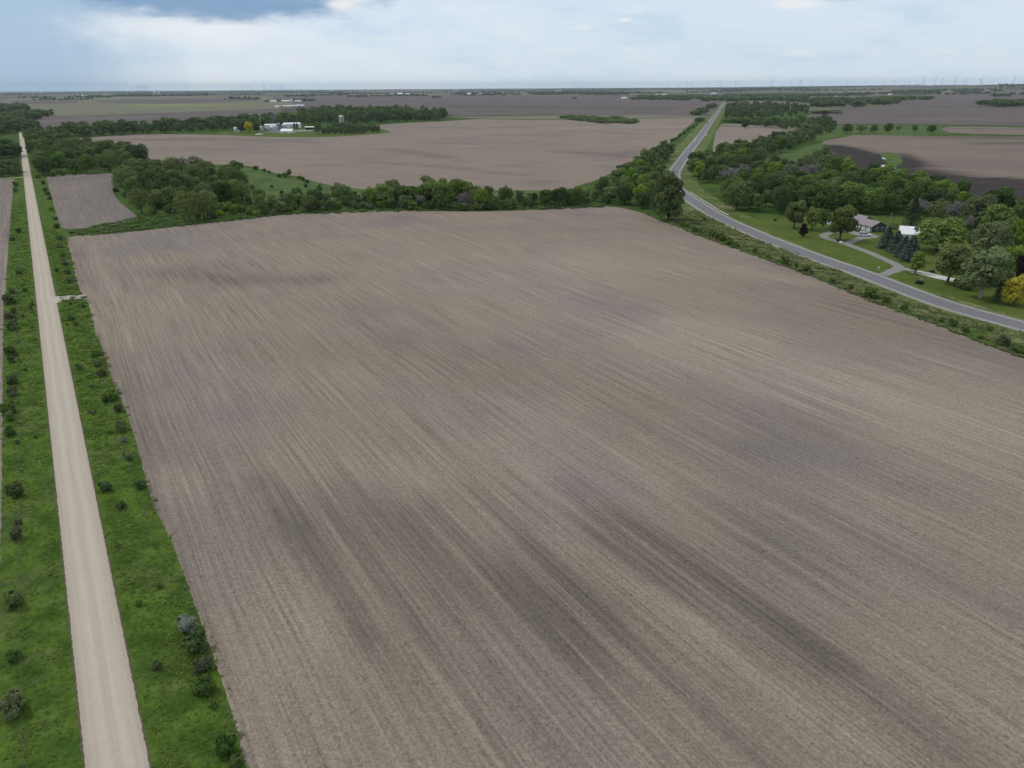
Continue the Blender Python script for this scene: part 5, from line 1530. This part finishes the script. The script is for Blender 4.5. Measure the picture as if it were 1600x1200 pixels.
# local x runs along the front, local -y to the back (away from the highway)
w = MB(); r = MB()
gable_house(w, r, 10.0, 8.4, 2.75, 4.7, .55, .14, 0, -8.4)
w.build('garage_wall', M['slate_wall'], e)
garage_roof = r.build('garage_roof', M['mauve_ribbed'], e)
w = MB(); r = MB()
gable_house(w, r, 14.0, 9.6, 2.9, 5.5, .55, .14, 10.02, -10.4)
w.build('wall', M['slate_wall'], e)
main_roof = r.build('roof', M['mauve_ribbed'], e)
MB().box(10.8, 11.6, -6.6, -5.8, 3.6, 6.3).build('chimney', M['brickc'], main_roof)
for x0 in (0.7, 4.0):
    mb = MB().box(x0, x0 + 2.7, .0, .05, .05, 2.25)
    d = mb.build('garage_door', M['white_trim'], e)
    mb = MB()
    for k in range(1, 4): mb.box(x0 + .04, x0 + 2.66, .05, .06, .05 + k * .55 - .02, .05 + k * .55 + .02)
    mb.build('panel_groove', M['galv'], d)
MB().box(7.6, 8.6, .0, .05, .15, 2.2).build('front_door', M['white_trim'], e)
def window(x0, x1, z0, z1, y, par, flip=1):
    f = MB()
    t = .09
    f.box(x0 - t, x1 + t, y, y + .06 * flip, z1, z1 + t).box(x0 - t, x1 + t, y, y + .06 * flip, z0 - t, z0).box(x0 - t, x0, y, y + .06 * flip, z0, z1).box(x1, x1 + t, y, y + .06 * flip, z0, z1)
    fo_ = f.build('window', M['white_trim'], par)
    MB().box(x0, x1, y, y + .025 * flip, z0, z1).build('pane', M['glass'], fo_)
window(8.95, 9.7, .9, 2.1, 0.0, e)
for x0 in (12.0, 15.5, 19.0, 22.0): window(x0, x0 + 1.4, .9, 2.2, -.8, e)
MB().box(10.3, 11.3, -.8, -.74, .12, 2.2).build('entry_door', M['white_trim'], e)
# gable end windows (local x = 0 face)
for y0 in (-3.4, -6.2):
    f = MB().box(-.06, 0, y0 - .6, y0 + .6, .85, 2.2).build('window', M['white_trim'], e)
    MB().box(-.075, -.055, y0 - .5, y0 + .5, .95, 2.1).build('pane', M['glass'], f)
f = MB()
f.box(-.08, .0, -8.4, -8.28, 0, 2.7).box(-.08, .0, -.12, .0, 0, 2.7)
f.build('corner_trim', M['white_trim'], e)
# detached cottage at the left
q = at(1299, 351.5)
e2 = empty('cottage', q, hz + .25); tag(e2, 'small cottage with mauve roof half hidden left of the big driveway tree', 'house')
w = MB(); r = MB(); gable_house(w, r, 8.0, 7.0, 2.6, 4.9, .5, .14, -4, -7.0)
w.build('wall', M['white_trim'], e2); r.build('roof', M['mauve_ribbed'], e2)
window(-1.8, -.6, .9, 2.1, 0.0, e2); window(1.0, 2.2, .9, 2.1, 0.0, e2)
# white shed
q = at(1428, 374)
e3 = barn('white metal shed behind the spruces right of the house', q, 0, 13, 10, 3.0, 5.6, math.radians(-25), cat='shed', name='white_shed')
window(-5.4, -4.7, 1.4, 2.1, -5.0, e3, -1)
# antenna and the dark trampoline on the back lawn
q = at(1388, 359.5)
e4 = empty('antenna_mast', q); tag(e4, 'thin lattice antenna mast right of the house gable', 'mast')
mb = MB()
for k in range(3):
    a = k * 2.094; mb.tube([(.16 * math.cos(a), .16 * math.sin(a), 0), (.10 * math.cos(a), .10 * math.sin(a), 8)], .03, 4)
for k in range(16):
    a = k * 2.094; b = a + 2.094
    mb.tube([(.15 * math.cos(a), .15 * math.sin(a), k * .5), (.15 * math.cos(b), .15 * math.sin(b), k * .5 + .5)], .015, 4)
mb.build('lattice', M['galv'], e4)
mb = MB().tube([(-.9, 0, 8), (.9, 0, 8)], .02, 4)
for s in (-.8, -.4, 0, .4, .8): mb.tube([(s, -.5, 8), (s, .5, 8)], .012, 4)
mb.build('aerial', M['galv'], e4)
q = at(1395.5, 357.5)
e5 = empty('trampoline', q); tag(e5, 'dark netted trampoline on the back lawn beside the antenna', 'trampoline')
MB().lathe([(2.0, .8), (2.1, .85), (2.1, .92), (2.0, .92)], 20).build('mat', M['black_plastic'], e5)
for k in range(6):
    a = k * math.pi / 3; MB().tube([(2.1 * math.cos(a), 2.1 * math.sin(a), 0), (2.1 * math.cos(a), 2.1 * math.sin(a), 2.7)], .05, 6).build('post', M['galv_dark'], e5)
mb = MB()
for k in range(36):
    a = k * math.pi / 18; b = a + math.pi / 18
    mb.tube([(2.05 * math.cos(a), 2.05 * math.sin(a), .9), (2.05 * math.cos(a), 2.05 * math.sin(a), 2.6)], .02, 3, False)
    for z in (1.2, 1.6, 2.0, 2.4, 2.6): mb.tube([(2.05 * math.cos(a), 2.05 * math.sin(a), z), (2.05 * math.cos(b), 2.05 * math.sin(b), z)], .02, 3, False)
mb.build('net', M['black_plastic'], e5)
# bench in the loop
q = at(1313, 380)
e6 = empty('garden_bench', q, hz); tag(e6, 'white garden bench under the tree in the driveway loop', 'bench')
MB().box(-.9, .9, -.25, .25, .40, .46).build('seat', M['white_trim'], e6)
MB().box(-.9, .9, -.31, -.255, .50, .9).build('backrest', M['white_trim'], e6)
for x0 in (-.8, .72):
    for y0 in (-.24, .16): MB().box(x0, x0 + .08, y0, y0 + .08, 0, .4).build('leg', M['white_trim'], e6)
# mailbox
q = at(1372.5, 422.5)
e7 = empty('mailbox', q, hz); tag(e7, 'white mailbox on a post at the driveway mouth', 'mailbox')
MB().box(-.06, .06, -.06, .06, 0, 1.05).build('post', M['white_trim'], e7)
mb = MB(); mb.prism([(-.16, 0), (.16, 0), (.16, .18)] + [(.16 * math.cos(a), .18 + .16 * math.sin(a)) for a in np.linspace(.3, 2.84, 6)] + [(-.16, .18)], -.3, .3)
b_ = mb.build('box', M['white_trim'], e7, loc=(0, 0, 1.05)); MB().box(.165, .185, .0, .16, .2, .34).build('flag', M['redlamp'], b_)
# riding mower on the lawn
def mower(px, py, label, rz, s=1.0):
    e_ = empty('riding_mower', at(px, py), rz); tag(e_, label, 'riding mower'); e_.scale = (s, s, s)
    MB().box(-.45, .45, -.1, .95, .45, .95).build('hood', M['black_plastic'], e_, bevel=.08)
    MB().box(-.62, .62, -.75, .35, .14, .38).build('deck', M['black_plastic'], e_, bevel=.05)
    MB().box(-.3, .3, -.75, -.3, .7, .82).box(-.3, .3, -.85, -.76, .7, 1.2).build('seat', M['galv'], e_, bevel=.03)
    st = MB().tube([(0, -.12, .9), (0, -.25, 1.15)], .03, 6); st.lathe([(.2, 1.15), (.22, 1.17), (.2, 1.19)], 12, (0, -.25)); st.build('steering_wheel', M['black_plastic'], e_)
    for sx in (-1, 1):
        for y_, rr, ww in ((-.6, .32, .24), (.65, .22, .18)):
            MB().tube([(sx * .5, y_, rr), (sx * (.5 + ww), y_, rr)], rr, 14).build('wheel', M['rubber'], e_)
mower(1436, 443.5, 'dark riding mower on the lawn between highway and concrete drive', hz + .5, 1.5)
mower(1456, 425.5, 'small dark mower in the shade behind the concrete drive', hz + 1.2, 1.0)


# ---------------------------------------------------------------- vehicles
def vehicle(name, label, cat, loc, rz, L, W, Hh, paint, style='suv', group=None):
    e_ = empty(name, loc, rz); tag(e_, label, cat, group)
    hb = Hh * (.56 if style != 'van' else .5)
    zl = .28
    # lower body: side profile extruded across, local y = length (front +y)
    if style == 'van': prof = [(-L / 2, zl), (L / 2 - .05, zl), (L / 2, hb * .8), (L / 2 - .15, hb), (L / 2 - .9, hb * 1.12), (L / 2 - 1.5, Hh - .12), (L / 2 - 1.8, Hh), (-L / 2 + .1, Hh), (-L / 2, Hh - .12)]
    elif style == 'sedan': prof = [(-L / 2 + .05, zl), (L / 2 - .05, zl), (L / 2, hb * .75), (L / 2 - .25, hb * .92), (L / 2 - 1.1, hb), (-L / 2 + .9, hb * 1.02), (-L / 2 + .05, hb * .98)]
    else: prof = [(-L / 2, zl), (L / 2 - .05, zl), (L / 2, hb * .8), (L / 2 - .2, hb * .98), (L / 2 - 1.15, hb * 1.04), (-L / 2 + .03, hb * 1.04)]
    mb = MB()
    n = len(prof)
    for sx, k in ((-1, 0), (1, 1)): pass
    vs = [(-W / 2, y, z) for y, z in prof] + [(W / 2, y, z) for y, z in prof]
    fs = [tuple(range(n)), tuple(range(2 * n - 1, n - 1, -1))] + [((i + 1) % n, i, i + n, (i + 1) % n + n) for i in range(n)]
    mb.add(vs, fs)
    body = mb.build('body', M[paint], e_, bevel=.07)
    if style == 'van':
        MB().box(-W / 2 + .12, W / 2 - .12, L / 2 - 1.40, L / 2 - .95, hb * 1.12, Hh - .3).build('windscreen', M['glass'], e_)
        g = MB()
        for sx in (-1, 1): g.box(min(sx * W / 2, sx * (W / 2 + .015)), max(sx * W / 2, sx * (W / 2 + .015)), L / 2 - 2.7, L / 2 - 1.6, hb * 1.1, Hh - .35)
        g.build('side_window', M['glass'], e_)
    else:
        y0, y1 = (-L / 2 + .12, L / 2 - 1.5) if style == 'suv' else (-L / 2 + .75, L / 2 - 1.35)
        zb = hb * 1.03; zt = Hh - .06; sl0 = .25 if style == 'suv' else .75; sl1 = .75
        mi = .16
        vs = [(-W / 2 + .05, y0, zb), (W / 2 - .05, y0, zb), (W / 2 - .05, y1, zb), (-W / 2 + .05, y1, zb), (-W / 2 + mi, y0 + sl0, zt), (W / 2 - mi, y0 + sl0, zt), (W / 2 - mi, y1 - sl1, zt), (-W / 2 + mi, y1 - sl1, zt)]
        MB().add(vs, [(0, 3, 2, 1), (4, 5, 6, 7), (0, 1, 5, 4), (1, 2, 6, 5), (2, 3, 7, 6), (3, 0, 4, 7)]).build('window_glass', M['glass'], e_)
        MB().box(-W / 2 + mi - .03, W / 2 - mi + .03, y0 + sl0 - .03, y1 - sl1 + .03, zt, Hh).build('roof', M[paint], e_, bevel=.02)
        pl = MB()
        for sx in (-1, 1):
            for t_ in (.0, .36, .68, 1.0):
                yb = y0 + (y1 - y0) * t_; yt = y0 + sl0 + (y1 - sl1 - y0 - sl0) * t_
                pl.tube([(sx * (W / 2 - .045), yb, zb), (sx * (W / 2 - mi + .005), yt, zt)], .05, 4)
        pl.build('pillar', M[paint], e_)
    for y_ in (-L / 2 + .9, L / 2 - .9):
        for sx in (-1, 1):
            wl = MB().tube([(sx * (W / 2 - .2), y_, .34), (sx * (W / 2 + .02), y_, .34)], .34, 16).build('wheel', M['rubber'], e_)
            MB().tube([(sx * (W / 2 + .021), y_, .34), (sx * (W / 2 + .03), y_, .34)], .2, 12).build('rim', M['rim'], wl)
    for sx in (-1, 1):
        MB().box(sx * (W / 2 - .3) - .18, sx * (W / 2 - .3) + .18, L / 2 - .03, L / 2 + .02, hb * .62, hb * .8).build('headlight', M['lamp'], e_)
        MB().box(sx * (W / 2 - .16) - .1, sx * (W / 2 - .16) + .1, -L / 2 - .02, -L / 2 + .03, hb * .65, hb * .95).build('tail_light', M['redlamp'], e_)
    return e_


q = at(1351, 369)
vehicle('suv', 'white SUV parked on the apron in front of the garage doors', 'car', (q.x, q.y, .075), hz + math.radians(148), 5.3, 2.0, 1.85, 'car_white', 'suv')
q = at(1339.5, 361.2)
vehicle('parked_car', 'dark car parked by the house entry left of the garage doors', 'car', (q.x, q.y, .075), hz + math.radians(70), 4.6, 1.85, 1.45, 'car_dark', 'sedan')
VG = 'vehicles on the straight highway'
hdir = (at(1080, 231) - at(1110.5, 190)).normalized(); hrz = math.atan2(hdir.y, hdir.x) - math.pi / 2
hn = Vector((hdir.y, -hdir.x, 0))
for lab_, x, y, side, st, pt, sz in (('white delivery van, nearest vehicle on the straight highway', 1089, 222, -1, 'van', 'car_white', (6.6, 2.3, 2.9)), ('second white van on the highway, behind the nearest one', 1109.3, 190, -1, 'van', 'car_white', (6.6, 2.3, 2.9)), ('small dark car just right of the second white van', 1111.6, 192.3, 1, 'sedan', 'car_dark', (4.7, 1.9, 1.5)), ('dark grey car far up the highway beyond the vans', 1119, 181.6, 1, 'sedan', 'car_grey', (4.7, 1.9, 1.5)), ('farthest dark car near the top of the highway', 1124, 172.2, 1, 'suv', 'car_dark', (4.8, 1.95, 1.8))):
    q = at(x, y)
    c0 = at(1134.5, 156.5); t_ = (q - c0).dot(hdir); q = c0 + hdir * t_
    q = q + hn * (1.8 * side)
    vehicle('van' if st == 'van' else 'highway_car', lab_, 'van' if st == 'van' else 'car', (q.x, q.y, .1), hrz + (0 if side < 0 else math.pi), *sz, pt, st, VG)

# ---------------------------------------------------------------- guardrail, signs, fences
pts = catmull(hw, 6)
rail = []
for i, p in enumerate(pts):
    x, y, zz = proj(p)
    if 1062 <= x <= 1124 and 285 < y < 345:
        d = (pts[i + 1] - pts[i - 1]).normalized(); nr = Vector((d.y, -d.x, 0))
        if nr.x < 0: nr = -nr
        rail.append(p + nr * 5.7)
if len(rail) > 2:
    rail = resample(rail, 1.9, False)
    e8 = empty('guardrail', rail[0]); tag(e8, 'steel guardrail along the outside of the highway bend', 'guardrail')
    o0 = rail[0]
    mb = MB()
    for a, b in zip(rail[:-1], rail[1:]):
        for z0, z1, o_ in ((.42, .52, .0), (.52, .62, .05), (.62, .72, .05), (.72, .80, 0)):
            d = (b - a).normalized(); nr = Vector((d.y, -d.x, 0)) * (.05 + o_)
            A_, B_ = a - o0, b - o0
            vs = [A_ + nr + Vector((0, 0, z0)), B_ + nr + Vector((0, 0, z0)), B_ + nr + Vector((0, 0, z1)), A_ + nr + Vector((0, 0, z1)), A_ - nr + Vector((0, 0, z0)), B_ - nr + Vector((0, 0, z0)), B_ - nr + Vector((0, 0, z1)), A_ - nr + Vector((0, 0, z1))]
            mb.add(vs, [(0, 1, 2, 3), (7, 6, 5, 4), (3, 2, 6, 7), (0, 4, 5, 1)])
    mb.build('rail', M['steel_rail'], e8)
    for a in rail[::2][:60]:
        q = a - o0; MB().box(q.x + .12, q.x + .26, q.y - .07, q.y + .07, 0, .72).build('post', M['post_wood'], e8)


def road_sign(px, py, label, w_, h_, ph, mat, rz, tilt=0.0, name='road_sign'):
    e_ = empty(name, at(px, py), rz); tag(e_, label, 'sign')
    MB().tube([(0, 0, 0), (0, 0, ph + h_)], .045, 6).build('post', M['galv'], e_)
    f = MB()
    if tilt: f.prism([(0, -h_ * .7), (w_ * .7, 0), (0, h_ * .7), (-w_ * .7, 0)], -.09, -.06)
    else: f.prism([(-w_ / 2, -h_ / 2), (w_ / 2, -h_ / 2), (w_ / 2, h_ / 2), (-w_ / 2, h_ / 2)], -.09, -.06)
    f.build('panel', M[mat], e_, loc=(0, 0, ph + h_ / 2))


road_sign(1149, 358.5, 'orange diamond warning sign on the field side of the highway bend', 1.0, 1.0, .7, 'orange', -.35, 1)
road_sign(1077, 213, 'white sign left of the highway below the far field', 1.6, 1.2, 1.6, 'sign_white', -.2)
road_sign(1071.5, 220, 'second white sign left of the highway, nearer the bend', 1.6, 1.2, 1.6, 'sign_white', -.2)
road_sign(1103, 213, 'white sign right of the highway beside the nearest van', 1.6, 1.2, 1.6, 'sign_white', -.2)
road_sign(1158.5, 341, 'small white marker at the lawn corner above the highway', .4, .7, .6, 'sign_white', -.3)
road_sign(1382, 415.5, 'small yellow marker post on the lawn by the driveway mouth', .35, .6, .5, 'paint_yellow', -.3)


def fence(label, d, s0, s1, step):
    o0 = off(d, s0)
    e_ = empty('wire_fence', o0); tag(e_, label, 'fence', 'fences along the gravel road')
    n = int((s1 - s0) / step)
    pm = MB().tube([(0, 0, -.1), (0, 0, 1.25)], .055, 5).mesh('post', M['post_wood'])
    for i in range(n + 1):
        q = off(d + random.uniform(-.08, .08), s0 + i * step) - o0
        o = link('post', pm, e_, q); o.rotation_euler = (random.uniform(-.06, .06), random.uniform(-.06, .06), 0)
    mb = MB()
    a = Vector((0, 0, 0)); b = off(d, s0 + n * step) - o0
    for z in (.4, .75, 1.1): mb.tube([a + Vector((0, 0, z)), b + Vector((0, 0, z))], .006, 3, False)
    mb.build('wire', M['wire'], e_)


fence('post and wire fence in the verge left of the gravel road', -8.2, 5, 330, 4.6)
fence('post and wire fence on the field side verge of the gravel road', 9.0, 40, 280, 4.6)

# ---------------------------------------------------------------- wind turbines
def turbine_meshes():
    t = MB().tube([(0, 0, 0), (0, 0, 50), (0, 0, 100)], [2.6, 2.1, 1.5], 12).mesh('tower', M['turbine'], True)
    n_ = MB().box(-2.2, 2.2, -5, 5, 99, 103.4).mesh('nacelle', M['turbine'], bevel=.5)
    hb_ = MB().tube([(0, -7.2, 101), (0, -5, 101)], [.6, 1.7], 10).mesh('hub', M['turbine'], True)
    bl = MB()
    vs = []; fs = []
    for k, (z, c) in enumerate(((0, 1.3), (9, 2.4), (28, 1.7), (50, .5))):
        vs += [(-c * .35, -.35, z), (c * .65, -.1, z), (c * .65, .1, z), (-c * .35, .35, z)]
    for k in range(3):
        for j in range(4): fs.append((k * 4 + j, k * 4 + (j + 1) % 4, (k + 1) * 4 + (j + 1) % 4, (k + 1) * 4 + j))
    fs += [(3, 2, 1, 0), (12, 13, 14, 15)]
    bl.add(vs, fs)
    return t, n_, hb_, bl.mesh('blade', M['turbine'])


TT, TN, TH, TB = turbine_meshes()
tur = [(215, 10, 'left'), (219, 10, 0), (223, 11, 0), (227, 10, 0), (231, 10, 0), (380, 10, 0), (386, 10, 0), (392, 10, 0), (413, 13, 0), (425, 8, 0), (436, 9, 0), (440, 8, 0),
       (1025, 7, 0), (1043, 7, 0), (1060, 8, 0), (1073, 9, 0), (1080, 9, 0), (1105, 9, 0), (1126, 9, 0), (1149, 12, 0), (1205, 15, 0), (1235, 10, 0), (1249, 15, 0), (1268, 9, 0), (1322, 10, 0), (1329, 8, 0), (1350, 9, 0), (1380, 10, 0), (1397, 9, 0), (1419, 8, 0), (1441, 14, 0), (1459, 11, 0), (1470, 10, 0), (1490, 15, 0), (1503, 9, 0), (1508, 9, 0), (1550, 9, 0), (1582, 12, 0), (1598, 9, 0)]
tur_items = []
for i, (x, hp, _) in enumerate(tur):
    dist = min(18500, 1194 * 118 / hp * random.uniform(.95, 1.0))
    az_, _e = azel(x, 138)
    p = Vector((dist * math.sin(az_), dist * math.cos(az_), 0)); p.z = float(terrain(p.x, p.y)) - 1
    tur_items.append((x, p))
big = at(1530, 139.6)
d_ = 7300; a_ = azel(1530, 139)[0]
tur_items.append((1530, Vector((d_ * math.sin(a_), d_ * math.cos(a_), 0))))
def zone_t(x):
    if x < 300: return 'on the far left skyline'
    if x < 600: return 'on the skyline above the far farm sheds'
    if x < 1160: return 'on the skyline near the highway end'
    if x < 1400: return 'on the skyline right of the highway'
    return 'on the far right ridge'
cnt = {}
for x, p in sorted(tur_items, key=lambda q: q[0]):
    z_ = zone_t(x)
    k = cnt.get(z_, 0)
    e_ = empty('wind_turbine', p, random.uniform(-.5, .5))
    if x == 1530: lb = 'biggest and nearest white wind turbine, above the right ridge sheds'
    else:
        lb = f'{ordinal(k)} small wind turbine from the left {z_}'; cnt[z_] = k + 1
    tag(e_, lb, 'wind turbine', 'wind turbines along the horizon')
    link('tower', TT, e_); link('nacelle', TN, e_); link('hub', TH, e_)
    a0 = random.uniform(0, 2.1)
    for k2 in range(3):
        b_ = link('blade', TB, e_, (0, -6.2, 101)); b_.rotation_euler = (0, a0 + k2 * 2.0944, 0)

# ---------------------------------------------------------------- haze
mb = MB().box(-29500, 29500, -24000, 31500, -18, 190)
hm = bpy.data.materials.new('haze_air'); hm.use_nodes = True
nt = NT(hm.node_tree)
nt.n.remove(nt.n['Principled BSDF'])
pv = nt.new('ShaderNodeVolumePrincipled')
pv.inputs['Color'].default_value = (0.68, 0.85, 1.0, 1)
pv.inputs['Density'].default_value = 0.000027
pv.inputs['Anisotropy'].default_value = 0.1
nt.l.new(pv.outputs[0], nt.n['Material Output'].inputs['Volume'])
hz_o = mb.build('haze', hm); hz_o['kind'] = 'stuff'
print('objects', len(bpy.data.objects), 'far faces', len(fm.polygons))
